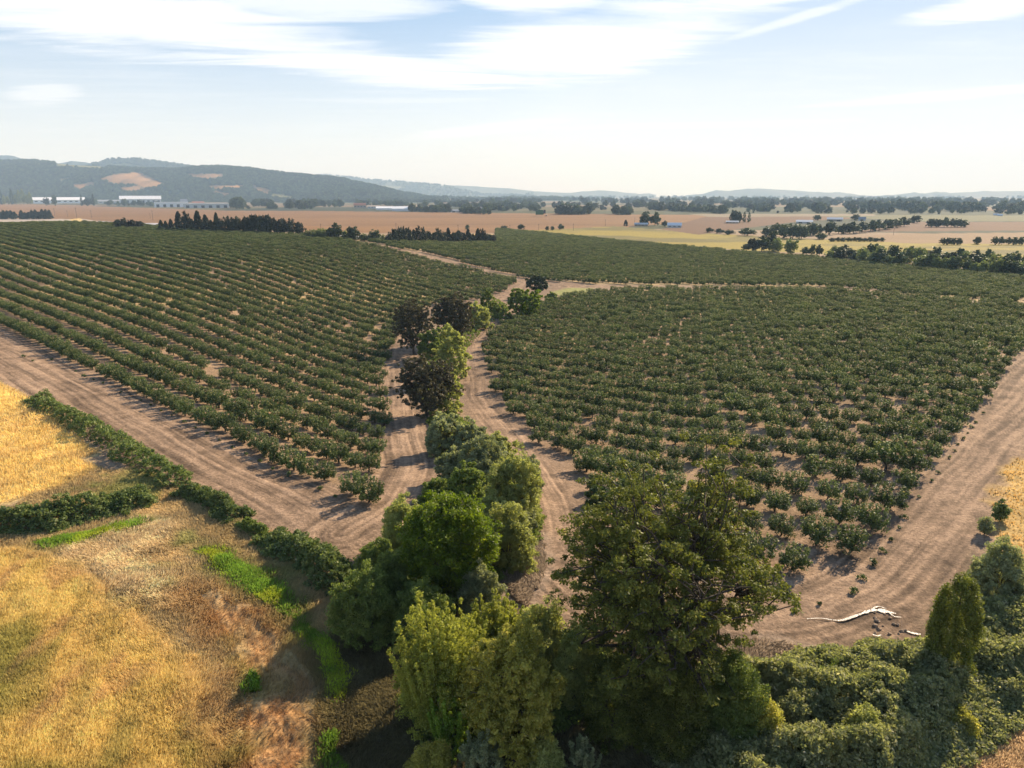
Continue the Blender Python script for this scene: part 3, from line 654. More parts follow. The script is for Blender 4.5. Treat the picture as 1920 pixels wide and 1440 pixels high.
# young plants in a line along the outer rows
def tuft_mesh(seed, mat, w=.8, h=.5, n=5, per=22, sz=.13):
    r = np.random.default_rng(seed); C = np.column_stack([r.normal(size=(n, 2)) * w * .18, r.uniform(.12, h * .6, n)])
    V, Fq, T = leaves(C, np.full(n, w * .3), per, sz, r); return mesh_np('young_plant', V, Fq, mat, tone=T)
TM = [tuft_mesh(k, M['hazel']) for k in range(3)]
yp = [(1443.7, 775.6), (1429, 793), (1421, 802), (1414, 813), (1406, 824), (1396, 834), (1390, 846), (1380, 859), (1359, 887), (1347, 902), (1323, 933), (1296, 971), (1286, 991), (1270, 1013), (1253, 1034)]
yp = [(1400 + (a - 1400) * 1.0, b) for a, b in yp]
dots = [(1843.7, 775.6), (1829, 793), (1821, 802), (1814, 813), (1806, 824), (1796, 834), (1790, 846), (1780, 859), (1759, 887), (1747, 902), (1723, 933), (1696, 971), (1686, 991), (1670, 1013),
        (1653, 1034), (1638, 1058), (1618, 1085), (1599, 1110), (1537, 1134), (1490, 1146)]
dotsL = [(44, 669), (62, 677), (98, 675), (142, 697), (158, 706), (176, 712), (193, 719), (227, 736), (264, 751), (283, 760), (302, 771), (322, 780), (345, 792), (367, 803), (389, 814), (411, 826), (435, 840),
         (461, 853), (487, 866), (512, 880), (542, 892), (600, 918), (628, 932), (707, 808), (708, 825), (703, 857), (698, 874), (694, 914), (714, 762), (716, 741), (719, 720), (722, 700)]
for (a, b), lb, gp in [(d, 'tiny young plant in the row along the right-hand dirt road', 'young plants along the right road') for d in dots] + \
                      [(d, 'tiny young plant beside the left orchard block', 'young plants beside the left block') for d in dotsL]:
    p = at(a, b)[0]; o = obj('young_plant', TM[int(rng.integers(0, 3))], None, tuple(p)); o.rotation_euler.z = rng.random() * 6
    s_ = rng.uniform(.6, 1.15); o.scale = (s_,) * 3; tag(o, lb, 'plant', gp)

# ------------------------------------------------------------------ single trees and shrubs
def place(cx, yb, yt, wpx):
    b = at(cx, yb)[0]; dep = b[1] * math.cos(PITCH) - (b[2] - H) * math.sin(PITCH)
    # height at which a point above the base shows at yt
    uu = -(yt - 720) / F; k = (-math.sin(PITCH) + uu * math.cos(PITCH)) / (math.cos(PITCH) + uu * math.sin(PITCH))
    return b, max(0.6, H + k * b[1] - b[2]), wpx * dep / F, dep
SEED = [500]
def tree(name, cx, yb, yt, wpx, mat, label, cat='shrub', group=None, style='round', dens=1.0, trunk=0.12, leaf=None, zlow=None, loc=None, dims=None, gap=None):
    SEED[0] += 1; r = np.random.default_rng(SEED[0])
    if loc is None: b, h, w, dep = place(cx, yb, yt, wpx)
    else: b = loc; h, w, dep = dims
    lf = leaf or min(.42, max(.10, dep / 711 * 1.7))
    root = empty(name, tuple(b)); tag(root, label, cat, group)
    zl = zlow * h if zlow is not None else h * (.02 if cat != 'tree' else .28)
    area = math.pi * w * w / 4 + math.pi * w * (h - zl) * .6
    total = int(min(110000, area * 9.0 * dens / (lf * lf)))
    if style == 'round':
        cr_ = max(.07 * w, .35); n = int(np.clip(total / 70, 24, 700)); C = crown_points(r, n, w * .92, h * .97, zl, dome=(cat == 'shrub'))
        V, Fq, T = leaves(C, r.uniform(.7, 1.3, n) * cr_, max(20, total // n), lf, r)
    elif style == 'open':
        n = int(np.clip(total / 26, 240, 1900)); C = crown_points(r, n, w * .96, h, zl, shell=.35, lump=.36)
        g = np.random.default_rng(SEED[0] + 9); holes = crown_points(g, gap or 26, w * .98, h, zl, shell=.6); hr = w * g.uniform(.05, .10, len(holes))
        ok = (np.linalg.norm(C[:, None] - holes[None], axis=2) > hr[None]).all(1); C = C[ok]; n = len(C)
        V, Fq, T = leaves(C, r.uniform(.5, 1.15, n) * (.036 if w > 9 else .055) * w, max(16, total // n), lf, r, up=.5, squash=.6)
    elif style == 'shoots':
        n = max(14, int(w * h * 1.7)); a = r.random(n) * 6.28; q = np.sqrt(r.random(n)) * w * .42; Cs = []; tn = []; st = 11
        for k in range(n):
            hh = (h - zl) * (1 - (q[k] / (w * .5)) ** 2 * .45) * r.uniform(.75, 1.02)
            z0 = zl
            for t in np.linspace(0, 1, st):
                lean = .75 + t * .75; Cs.append((q[k] * lean * math.cos(a[k]), q[k] * lean * math.sin(a[k]), z0 + hh * t)); tn.append(.25 + .7 * t)
        C = np.array(Cs); rad_ = np.tile(np.linspace(.075, .012, st) * w, n) + .10
        V, Fq, T = leaves(C, rad_ * .8, max(6, total // len(C) // 2), lf, r, up=.3, squash=1.6, tone0=np.array(tn) * r.uniform(.7, 1, len(tn)))
        nb = max(24, total // 140); C = crown_points(r, nb, w * .98, h * .86, zl, dome=True, lump=.35); V2, F2, T2 = leaves(C, r.uniform(.5, 1.1, nb) * .09 * w, 70, lf, r)
        Fq = np.vstack([Fq, F2 + len(V)]); V = np.vstack([V, V2]); T = np.concatenate([T, T2])
    elif style == 'column':
        n = 260; t = r.random(n); a = r.random(n) * 6.28
        prof = np.interp(t, [0, .12, .45, .75, .92, 1], [.78, 1, .98, .84, .58, .25]); q = prof * w * .5 * (.6 + .4 * r.random(n) ** .5)
        C = np.stack([q * np.cos(a), q * np.sin(a), zl + (h - zl) * t], 1)
        V, Fq, T = leaves(C, np.full(n, .06 * w + .15), max(20, total // n), lf, r, up=.2, squash=1.9)
    elif style == 'cone':
        n = int(np.clip(total / 25, 50, 160)); t = r.random(n) ** .8; a = r.random(n) * 6.28
        q = (1 - t) ** .8 * w * .5 * (.55 + .45 * r.random(n)) + .02 * w
        C = np.stack([q * np.cos(a), q * np.sin(a), zl + (h - zl) * t * .97 - q * .12], 1)
        V, Fq, T = leaves(C, (.05 + .10 * (1 - t)) * w + .1, max(10, total // n), lf, r, up=.1, squash=.6)
    obj('crown', mesh_np(name + '_crown', V, Fq, M[mat], tone=T), root)
    if style == 'cone' or style == 'column':
        Vt, Ft = tubes([([(0, 0, -.3), (0, 0, h * .5), (0, 0, h * .93)], [trunk * w * .22 + .08, trunk * w * .12 + .05, .03])], 6)
    else:
        h0 = max(zl, h * .14); Vt, Ft = branches(r, C, h0, max(.06, trunk * w * .24), n_limb=5 if w < 8 else 10, frac=min(.5, 60 / len(C)) if w < 8 else .42, minr=.015 if w < 8 else .03)
    obj('trunk', mesh_np(name + '_trunk', Vt, Ft, M['bark'], smooth=True), root)
    return root
T = tree
# the big oak and the trees round it
T('oak_tree', 1226, 1318, 884, 412, 'oak', 'huge spreading oak with open dark limbs and small olive leaves at the bottom centre', 'tree', style='open', dens=.95, zlow=.16, trunk=.20, leaf=.140, gap=30)
T('maple_tree', 842, 1118, 925, 188, 'maple', 'broad round maple with deep green crown and sunlit yellow-green top', 'tree', dens=.9, zlow=.12, leaf=.17)
T('willow_shrub', 757, 1035, 930, 88, 'willow', 'pale green willow shrub close behind the left side of the round maple', group='willow shrubs along the creek')
T('willow_shrub', 955, 1062, 944, 112, 'willow', 'yellow-green willow dome touching the right side of the round maple', group='willow shrubs along the creek')
T('shrub', 712, 1105, 1006, 84, 'green', 'two-pointed green shrub left of the maple, beside the bend of the dirt road')
T('shrub', 686, 1190, 1068, 130, 'green', 'wide dark shrub at the end of the roadside bramble hedge, lower left of the maple')
T('shrub', 790, 1195, 1092, 120, 'green', 'shaded dark shrub directly below the maple')
T('shrub', 905, 1160, 1062, 86, 'grey', 'grey-green shrub at the lower right foot of the maple')
T('willow_tree', 830, 1350, 1122, 155, 'column', 'tall bushy tree of upright feathery shoots left of the yellow-green ash', 'tree', style='shoots', zlow=.05)
T('shrub', 935, 1235, 1108, 90, 'column', 'olive shrub of upright shoots between the feathery tree and the dirt clearing', style='shoots')
T('shrub', 1012, 1270, 1125, 112, 'willow', 'light green shrub edging the dirt clearing left of the big oak')
T('ash_tree', 965, 1425, 1184, 180, 'ash', 'yellow-green ash tree with golden leaf tips at bottom centre', 'tree', zlow=.05, dens=1.0, style='open', gap=30, leaf=.14)
T('sapling', 846, 1405, 1284, 66, 'bright', 'slim bright green sapling in front of the feathery tree', style='shoots')
T('shrub', 905, 1470, 1372, 84, 'grey', 'grey-leaved shrub cut by the bottom edge, left of the ash', style='shoots')
T('shrub', 812, 1480, 1394, 84, 'ash', 'small golden-brown shrub at the bottom edge under the bright sapling')
T('shrub', 1025, 1468, 1388, 66, 'willow', 'pale tufted shrub on the shaded grass at the bottom edge, right of the ash')
T('shrub', 1090, 1470, 1385, 60, 'grey', 'faint grey sapling standing in the deep shade at the bottom edge', style='shoots')
T('shrub', 1082, 1310, 1178, 100, 'willow', 'pale green shrub pressed against the left foot of the big oak')
T('shrub', 1150, 1375, 1225, 130, 'oak', 'dark leafy shrub under the left side of the big oak', dens=.8)
T('shrub', 1262, 1400, 1225, 150, 'oak', 'dark leafy shrub straight below the trunk of the big oak', dens=.8)
T('shrub', 1368, 1400, 1232, 130, 'green', 'dark green shrub under the right side of the big oak')
T('shrub', 1428, 1420, 1306, 66, 'ash', 'small yellow-green bush at the edge of the bramble thicket, lower right of the oak')
T('column_tree', 1773, 1278, 1090, 82, 'spire', 'bullet-shaped olive green tree standing alone beside the white puddle', 'tree', style='column', zlow=.03)
T('shrub', 1860, 1140, 1012, 92, 'grey', 'grey-green shrub at the right edge above the bullet-shaped tree')
T('shrub', 1846, 1000, 965, 20, 'grey', 'small pale weed bush on the right road verge below the golden field corner')
T('shrub', 1875, 975, 938, 26, 'bramble', 'small dark bush at the corner of the golden field by the right road')
T('shrub', 1560, 1300, 1250, 60, 'green', 'dark green bush poking out of the bramble thicket midway to the bullet-shaped tree')
T('shrub', 1615, 1400, 1330, 70, 'willow', 'yellow-green bush in the middle of the bramble thicket near the bottom edge')
T('shrub', 1480, 1370, 1310, 60, 'grey', 'silvery bush in the bramble thicket right of the small yellow-green bush')
T('shrub', 1800, 1372, 1335, 60, 'ash', 'tan dried bush where the bramble thicket meets the bottom right corner grass')
# willows running up the creek
T('willow_shrub', 925, 1000, 925, 90, 'willow', 'low yellow-green willow filling the gap above the maple top', group='willow shrubs along the creek')
T('willow_shrub', 990, 930, 850, 60, 'grey', 'silvery upper right flank of the largest willow dome beside the track', group='willow shrubs along the creek')
T('willow_shrub', 935, 880, 812, 70, 'willow', 'light willow beside the winding track above the largest dome', group='willow shrubs along the creek')
T('shrub', 850, 905, 845, 70, 'grey', 'grey-green bush left of the wide silvery willow, on the tree shadows', group='willow shrubs along the creek')
T('willow_shrub', 838, 775, 690, 66, 'willow', 'yellow-green willow reaching down beside the nearest dark oak, by the track', group='willow shrubs along the creek')
T('shrub', 735, 1150, 1030, 80, 'green', 'dark green shrub squeezed between the two-pointed shrub and the maple')
T('willow_shrub', 962, 978, 848, 112, 'willow', 'largest bright willow dome beside the winding track, right of the dark green shrubs', group='willow shrubs along the creek')
T('willow_shrub', 962, 968, 910, 46, 'green', 'small neat green bush nestled against the largest bright willow dome')
T('shrub', 878, 950, 866, 74, 'green', 'dark green shrub left of the largest bright willow dome')
T('shrub', 818, 945, 898, 62, 'green', 'low yellowish bush between the maple top and the tree shadows on the loop road')
T('willow_shrub', 905, 908, 820, 112, 'grey', 'wide silvery green willow above the dark green creek shrub', group='willow shrubs along the creek')
T('willow_shrub', 884, 858, 786, 76, 'grey', 'silvery willow tuft next to the winding track, just below the near dark oak', group='willow shrubs along the creek')
T('willow_shrub', 835, 850, 770, 84, 'grey', 'grey-green willow on the loop road side, just below the near dark oak', group='willow shrubs along the creek')
T('dead_shrub', 985, 1000, 945, 46, 'grey', 'half bare greyish brush on the track side of the creek willows', style='shoots', dens=.35)
T('dark_oak', 800, 782, 668, 122, 'dark', 'nearest dark oak with open lower crown, between the loop road and the winding track', 'tree', group='dark oaks in the creek line', style='open', dens=.75, zlow=.12, gap=14)
T('willow_shrub', 848, 712, 606, 66, 'willow', 'tall yellow-green willow against the winding track, between the dark oaks', group='willow shrubs along the creek')
T('shrub', 812, 672, 616, 60, 'green', 'fresh green bush at the right foot of the left dark oak')
T('dark_oak', 776, 664, 562, 80, 'dark', 'left one of the two far dark oaks, next to the end of the loop road', 'tree', group='dark oaks in the creek line', style='open', dens=1.0, zlow=.1, gap=9)
T('dark_oak', 852, 640, 551, 86, 'dark', 'right one of the two far dark oaks, next to the yellow willow', 'tree', group='dark oaks in the creek line', style='open', dens=1.0, zlow=.1, gap=9)
T('willow_shrub', 896, 616, 567, 56, 'willow', 'yellow-green willow right of the far dark oaks, at the inner bend of the track', group='willow shrubs along the creek')
T('shrub', 915, 588, 541, 38, 'green', 'dark upright bush between the far oaks and the road fork')
T('shrub', 934, 596, 566, 24, 'green', 'small dark bush at the right foot of the dark upright bush')
T('shrub', 946, 604, 575, 26, 'green', 'low dark bush alone on the inner side of the track bend')
T('shrub', 973, 590, 535, 44, 'green', 'left dark half of the paired round bushes below the road fork')
T('shrub', 994, 594, 539, 42, 'maple', 'right greener half of the paired round bushes below the road fork')
T('shrub', 1008, 572, 543, 24, 'bright', 'small bright green bush behind the paired round bushes')
T('tree', 1007, 556, 517, 46, 'far', 'rounded olive tree standing right at the road fork', 'tree')
T('shrub', 1032, 565, 548, 30, 'green', 'low scrub on the grassy patch right of the road fork')
T('shrub', 1128, 948, 915, 66, 'hazel', 'lone dark bush in the clearing left of the top of the big oak', leaf=.2)
print('near trees done')

# ------------------------------------------------------------------ hedges and thicket
def thicket(name, P, n, hfun, mat, lf, **tags):
    """leafy mound inside polygon P"""
    SEED[0] += 1; r = np.random.default_rng(SEED[0])
    x0, x1, y0, y1 = P[:, 0].min(), P[:, 0].max(), P[:, 1].min(), P[:, 1].max()
    q = np.column_stack([r.uniform(x0, x1, n * 3), r.uniform(y0, y1, n * 3)])
    s = sd_poly(q[:, 0] + (fbm(q[:, 0] * .5, q[:, 1] * .5, 1) - .5) * 2, q[:, 1] + (fbm(q[:, 0] * .5 + 9, q[:, 1] * .5, 2) - .5) * 2, P); ok = s < 0; q = q[ok][:n]; s = -s[ok][:n]
    hh = hfun(s, q) ; t = r.random(len(q)) ** .35
    C = np.column_stack([q, hz(q[:, 0], q[:, 1]) + hh * t])
    o0 = C.mean(0); o0[2] = hz(o0[0], o0[1]); C = C - o0
    V, Fq, Tn = leaves(C, r.uniform(.18, .42, len(C)), 22, lf, r, up=.4, squash=.8)
    o = obj(name, mesh_np(name, V, Fq, M[mat], tone=Tn), None, tuple(o0)); tag(o, **tags); return o
def hedge(pts, width, h, label, lf=.19, mat='bramble', dens=1.0):
    L = smooth_line(W2(pts)); d = np.gradient(L, axis=0); d = d / np.linalg.norm(d, axis=1, keepdims=True); nn = np.column_stack([-d[:, 1], d[:, 0]])
    wv = width * (.55 + .95 * fbm(np.arange(len(L)) * .7, np.zeros(len(L)) + width, 2, 3))[:, None] / 2
    P = np.vstack([L + nn * wv, (L - nn * wv)[::-1]])
    ln = np.linalg.norm(np.diff(L, axis=0), axis=1).sum()
    hf = lambda s, q: h * np.clip(s / (width * .35), .12, 1) ** .8 * (.3 + 1.4 * fbm(q[:, 0] * .45, q[:, 1] * .45, 6, 3))
    return thicket('bramble_hedge', P, int(ln * width * 22 * dens), hf, mat, lf, label=label, cat='hedge', group='bramble hedges beside the dirt road')
hedge([(62, 750), (110, 774), (200, 825), (275, 872), (345, 912)], 3.4, 1.6, 'longest bramble hedge, between the upper golden field and the left dirt road')
hedge([(345, 922), (395, 945), (450, 975)], 2.8, 1.5, 'short middle bramble hedge beside the left dirt road')
hedge([(452, 985), (478, 1000), (505, 1018)], 1.6, .8, 'low scrappy link of brambles between the middle and the lower roadside hedge', mat='green')
hedge([(500, 1012), (560, 1045), (620, 1078), (668, 1108)], 3.8, 1.9, 'dark bramble hedge beside the bend of the dirt road, nearest the shrubs')
hedge([(-120, 1015), (0, 992), (100, 982), (190, 962), (278, 940)], 3.7, 1.9, 'dense bramble hedge crossing the dry grass at the left edge, above the narrow green strip')
thicket('bramble_thicket', P_BRUSH, 20000, lambda s, q: (.35 + 2.0 * sst(s, 0, 3.0)) * (.12 + 1.5 * fbm(q[:, 0] * .4, q[:, 1] * .4, 3, 4)), 'thicket', .15,
        label='wide thicket of grey-green brambles filling the bottom right corner', cat='thicket', kind='stuff')

P_CREEK = W2([(800, 790), (850, 770), (880, 800), (930, 840), (985, 900), (1015, 960), (1010, 1010), (960, 1065), (930, 1110), (940, 1150), (1060, 1190), (1180, 1240), (1290, 1290), (1280, 1380),
              (1080, 1340), (960, 1420), (800, 1420), (760, 1330), (740, 1230), (640, 1180), (650, 1110), (700, 1030), (740, 1010), (790, 940), (860, 900), (820, 850)])
thicket('creek_undergrowth', P_CREEK, 9000, lambda s, q: (.3 + .9 * sst(s, 0, 2.0)) * (.3 + 1.1 * fbm(q[:, 0] * .5, q[:, 1] * .5, 3, 4)), 'green', .17,
        label='low weedy undergrowth filling the creek bed between the shrubs', cat='undergrowth', kind='stuff')
P_CREEK2 = W2([(790, 660), (850, 620), (885, 585), (930, 560), (960, 580), (905, 618), (872, 660), (865, 720), (850, 775), (800, 780), (785, 720)])
thicket('creek_undergrowth', P_CREEK2, 2200, lambda s, q: (.3 + .9 * sst(s, 0, 1.5)) * (.3 + 1.1 * fbm(q[:, 0] * .5, q[:, 1] * .5, 3, 4)), 'green', .26,
        label='low weedy undergrowth under the dark oaks in the upper creek bed', cat='undergrowth', kind='stuff')

# ------------------------------------------------------------------ grass
def blades(name, P, n, h, wd, lean, label, colf, dmax=170, kind='stuff', amp=1.0, leanv=(0, 0), bright=1.2, drop=None, edge=0):
    SEED[0] += 1; r = np.random.default_rng(SEED[0])
    x0, x1, y0, y1 = max(P[:, 0].min(), -150), min(P[:, 0].max(), 150), P[:, 1].min(), min(P[:, 1].max(), dmax)
    k = int(n * 3); q = np.column_stack([r.uniform(x0, x1, k), r.uniform(y0, y1, k)])
    R = np.hypot(q[:, 0], q[:, 1]); azq = np.abs(np.degrees(np.arctan2(q[:, 0], q[:, 1])))
    ok = (azq < 42) & (r.random(k) < np.clip(60 / R, .12, 1)); q = q[ok]
    wq = q + np.column_stack([(fbm(q[:, 0] * .35, q[:, 1] * .35, 4, 4) - .5), (fbm(q[:, 0] * .35 + 50, q[:, 1] * .35, 5, 4) - .5)]) * 3.2
    q = q[sd_poly(wq[:, 0], wq[:, 1], P) < 0]
    if drop is not None: q = q[drop(q, r)]
    if edge:
        q = q[r.random(len(q)) < np.clip(-sd_poly(q[:, 0], q[:, 1], P) / edge, .04, 1) * (.35 + 1.1 * sst(fbm(q[:, 0] * .4, q[:, 1] * .4, 3, 3), .35, .6))]
    q = q[:n]; N_ = len(q)
    cl, _ = col_land(q[:, 0], q[:, 1]); cl = colf(cl, q, r)
    dist = np.hypot(q[:, 0], q[:, 1]); hh = h * r.uniform(.5, 1.15, N_) * (.5 + fbm(q[:, 0] * .5, q[:, 1] * .5, 1, 3)); ww = wd * np.clip(dist / 55, .8, 2.6)
    a = r.random(N_) * 6.283; t = np.column_stack([np.cos(a), np.sin(a), np.zeros(N_)])
    fa = fbm(q[:, 0] * .16, q[:, 1] * .16, 2, 3) * 14
    L = np.column_stack([np.cos(fa), np.sin(fa), np.zeros(N_)]) * lean + r.normal(size=(N_, 3)) * .25 * np.array([1, 1, 0]) + np.array([*leanv, 0])
    B = np.column_stack([q, hz(q[:, 0], q[:, 1]) - .05]); tip = B + L * hh[:, None] + np.array([0, 0, 1]) * (hh / (1 + np.linalg.norm(L, axis=1) * .6))[:, None]
    mid = (B + tip) / 2 + np.array([0, 0, .12]) * hh[:, None]
    V = np.stack([B - t * ww[:, None] * .5, B + t * ww[:, None] * .5, mid + t * ww[:, None] * .6, tip, mid - t * ww[:, None] * .6], 1)
    V = V.reshape(-1, 3); Fq = np.arange(N_ * 5).reshape(-1, 5)
    C = np.repeat(np.clip(cl * bright * r.uniform(.75, 1.25, N_)[:, None], 0, .95), 5, 0)
    o = obj(name, mesh_np(name, V, Fq, GRASS, col=C)); tag(o, label, 'grass', None, kind); return o
def grassmat():
    m = bpy.data.materials.new('grass_blade'); m.use_nodes = True; N = NT(m.node_tree); N.n.clear()
    a = N.new('ShaderNodeAttribute', attribute_name='col')
    p = N.new('ShaderNodeBsdfDiffuse'); N.l.new(a.outputs['Color'], p.inputs[0])
    tr = N.new('ShaderNodeBsdfTranslucent'); N.l.new(a.outputs['Color'], tr.inputs[0])
    mx = N.new('ShaderNodeMixShader'); mx.inputs[0].default_value = .42
    N.l.new(p.outputs[0], mx.inputs[1]); N.l.new(tr.outputs[0], mx.inputs[2])
    o = N.new('ShaderNodeOutputMaterial'); N.l.new(mx.outputs[0], o.inputs[0]); return m
GRASS = grassmat()
same = lambda c, q, r: c
blades('golden_grass', P_GOLD2, 330000, .62, .028, .22, 'golden dry standing grass of the lower left field', same)
blades('golden_grass', P_GOLD1, 150000, .62, .034, .22, 'golden dry standing grass of the field beyond the bramble hedge', same)
notdirt = lambda q, r: (sd_poly(q[:, 0], q[:, 1], P_RED) > -1.0) | (r.random(len(q)) < .18)
blades('dry_grass', P_BROWN, 260000, .5, .036, .45, 'tangled brown grass between the golden field and the road hedges', same, drop=notdirt)
blades('flattened_straw', P_STRAW, 30000, .55, .04, .6, 'pale flattened straw swirling across the dry grass', lambda c, q, r: c * 0 + np.array((.80, .62, .36)) * (.65 + .6 * fbm(q[:, 0] * .8, q[:, 1] * .8, 1, 3))[:, None], edge=2.5)
for k, (P, lb) in enumerate(zip(P_GREEN, ('bright green weeds in a long strip leading down to the shrubs', 'narrow bright green strip below the left bramble hedge',
                                          'bright green weeds at the bottom edge beside the bare red soil', 'small patch of green stems on the red soil'))):
    blades('green_weeds', P, (90000, 22000, 16000, 5000)[k], .55, .07, .2, lb, lambda c, q, r: (np.array((.23, .36, .045)) * (.45 + .9 * fbm(q[:, 0] * .6, q[:, 1] * .6, 1, 3))[:, None] + np.array((.16, .10, 0)) * sst(fbm(q[:, 0] * .3, q[:, 1] * .3, 4, 3), .5, .65)[:, None]), edge=1.6)
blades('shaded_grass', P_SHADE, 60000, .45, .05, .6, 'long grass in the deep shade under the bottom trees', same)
blades('golden_grass', P_GOLDR, 12000, .35, .07, .2, 'short golden grass of the field corner at the right edge', same)
blades('dry_grass', P_TANR, 24000, .4, .06, .4, 'tan dry grass in the bottom right corner below the thicket', same)
for P, lb in ((W2([(950, 1060), (1020, 1000), (1020, 1080), (985, 1140), (940, 1110)]), 'pale dead weeds on the track verge right of the maple'),
              (W2([(1180, 1210), (1420, 1190), (1500, 1215), (1420, 1250), (1200, 1250)]), 'pale dead weeds between the dirt road and the bramble thicket'),
              (W2([(60, 735), (340, 890), (470, 990), (560, 1020), (500, 1010), (340, 935), (40, 770)]), 'dry weeds along the foot of the roadside hedges')):
    blades('dead_weeds', P, 9000, .5, .05, .6, lb, lambda c, q, r: c * 0 + np.array((.42, .33, .24)) * r.uniform(.6, 1.2, len(q))[:, None])
print('grass done')

# ------------------------------------------------------------------ puddle
def water_mat():
    m = bpy.data.materials.new('muddy_water'); m.use_nodes = True; N = NT(m.node_tree); N.n.clear()
    t = N.new('ShaderNodeTexCoord'); n_ = N.noise(t.outputs['Object'], 4, 4, .6)
    p = N.new('ShaderNodeBsdfPrincipled'); p.inputs['Base Color'].default_value = (.20, .16, .13, 1); p.inputs['Roughness'].default_value = .40
    p.inputs['Specular IOR Level'].default_value = .9; p.inputs['IOR'].default_value = 1.5
    b = N.new('ShaderNodeBump'); b.inputs['Strength'].default_value = .9; b.inputs['Distance'].default_value = .12; N.l.new(n_, b.inputs['Height']); N.l.new(b.outputs[0], p.inputs['Normal'])
    o = N.new('ShaderNodeOutputMaterial'); N.l.new(p.outputs[0], o.inputs[0]); return m
WAT = water_mat()
def puddle(pts, widths, label):
    L = smooth_line(W2(pts), 8); w = np.interp(np.linspace(0, 1, len(L)), np.linspace(0, 1, len(widths)), widths)
    w = w * (.1 + 1.8 * fbm(np.arange(len(L)) * .8, np.zeros(len(L)), 5, 3)); d = np.gradient(L, axis=0); d = d / np.linalg.norm(d, axis=1, keepdims=True); nn = np.column_stack([-d[:, 1], d[:, 0]])
    A = L + nn * w[:, None]; B = L - nn * w[:, None]
    V = np.vstack([np.column_stack([q, hz(q[:, 0], q[:, 1]) + .045]) for q in (A, B)]); n = len(L); k = np.arange(n - 1)
    o = obj('puddle', mesh_np('puddle', V, np.stack([k + 1, k, k + n, k + 1 + n], 1), WAT)); tag(o, label, None, None, 'structure')
puddle([(1512, 1161), (1540, 1160), (1575, 1164), (1605, 1155), (1635, 1145), (1655, 1146), (1680, 1151)], [.02, .07, .10, .09, .16, .20, .05], 'thin glistening puddle snaking over the dirt')
puddle([(1628, 1147), (1645, 1138), (1662, 1142)], [.03, .10, .03], 'small upper arm of the glistening puddle')
puddle([(1664, 1146), (1676, 1156), (1690, 1158)], [.02, .08, .03], 'short side arm of the glistening puddle')
puddle([(1700, 1184), (1712, 1188), (1726, 1190)], [.03, .16, .08], 'small glistening patch at the foot of the bullet-shaped tree')
puddle([(1636, 1190), (1645, 1193), (1652, 1191)], [.03, .08, .03], 'tiny wet patch below the glistening puddle')
r = np.random.default_rng(5)
for k in range(15):
    a, b = r.uniform(1640, 1712), r.uniform(1148, 1190); p = at(a, b)[0]
    me = bpy.data.meshes.new('clod'); import bmesh; bm = bmesh.new(); bmesh.ops.create_icosphere(bm, subdivisions=2, radius=.17)
    for vv in bm.verts: vv.co *= r.uniform(.65, 1.15); vv.co.z *= .6
    bm.to_mesh(me); bm.free(); me.materials.append(LAND); ca = me.attributes.new('col', 'FLOAT_COLOR', 'POINT'); ca.data.foreach_set('color', np.tile((.36, .26, .18, 1), len(me.vertices)).astype(np.float32))
    o = obj('mud_clod', me, None, tuple(p)); s_ = r.uniform(.5, 1.4); o.scale = (s_,) * 3; tag(o, 'lump of mud beside the glistening puddle', 'clod', 'mud clods beside the puddle')

# ------------------------------------------------------------------ trees of the middle distance (shared shapes)
def shape(style, mat, seed):
    r = np.random.default_rng(seed)
    if style == 'cone':
        n = 130; t = r.random(n) ** .85; a = r.random(n) * 6.28; q = (1 - t) ** .7 * .55 * (.35 + .65 * r.random(n)) + .03
        C = np.stack([q * np.cos(a), q * np.sin(a), .06 + .9 * t], 1); V, Fq, Tn = leaves(C, .06 + .09 * (1 - t), 16, .10, r, up=.1, squash=.5)
    elif style == 'poplar':
        n = 60; t = r.random(n); a = r.random(n) * 6.28; q = np.interp(t, [0, .15, .6, 1], [.3, .5, .42, .08]) * (.4 + .5 * r.random(n))
        C = np.stack([q * np.cos(a), q * np.sin(a), .06 + .92 * t], 1); V, Fq, Tn = leaves(C, np.full(n, .11), 14, .09, r, squash=.6)
    else:
        n = 120; C = crown_points(r, n, .98, .98, .02, shell=.35, lump=.3); V, Fq, Tn = leaves(C, r.uniform(.07, .14, n), 18, .085, r)
    cm = mesh_np(style + '_crown', V, Fq, M[mat], tone=Tn)
    V, Fq = tubes([([(0, 0, -.05), (0, 0, .3), (0, 0, .8)], [.03, .02, .006])], 5); return cm, mesh_np(style + '_trunk', V, Fq, M['bark'])
SH = {('cone', 'conifer'): [shape('cone', 'conifer', k) for k in (1, 2, 3)], ('round', 'far'): [shape('round', 'far', k) for k in (4, 5, 6, 7)],
      ('round', 'farpale'): [shape('round', 'farpale', k) for k in (8, 9)], ('poplar', 'farpale'): [shape('poplar', 'farpale', 10)],
      ('poplar', 'far'): [shape('poplar', 'far', 11)], ('round', 'conifer'): [shape('round', 'conifer', k) for k in (12, 13, 14)]}
rf = np.random.default_rng(77); FT = {}
def ftree(name, cx, yb, yt, wpx, style, mat, label, group=None, cat='tree'):
    b, h, w, dep = place(cx, yb, yt, wpx); key = (style, mat); c_, t_ = SH[key][int(rf.integers(0, len(SH[key])))]
    e = empty(name, tuple(b), rf.random() * 6.28, (w, w, h)); c = obj('crown', c_, e); t = obj('trunk', t_, e); FT.setdefault(key, []).append((c, t, w, h))
    tag(e, label, cat, group); return e
for k, cx in enumerate(np.linspace(2, 94, 15)):
    if k == 5: continue
    ftree('conifer', cx, 411, 393 + rf.uniform(-1, 5), 12, 'cone', 'conifer', 'dark conifer in the straight row above the top left orchard edge', 'conifer row at the far left')
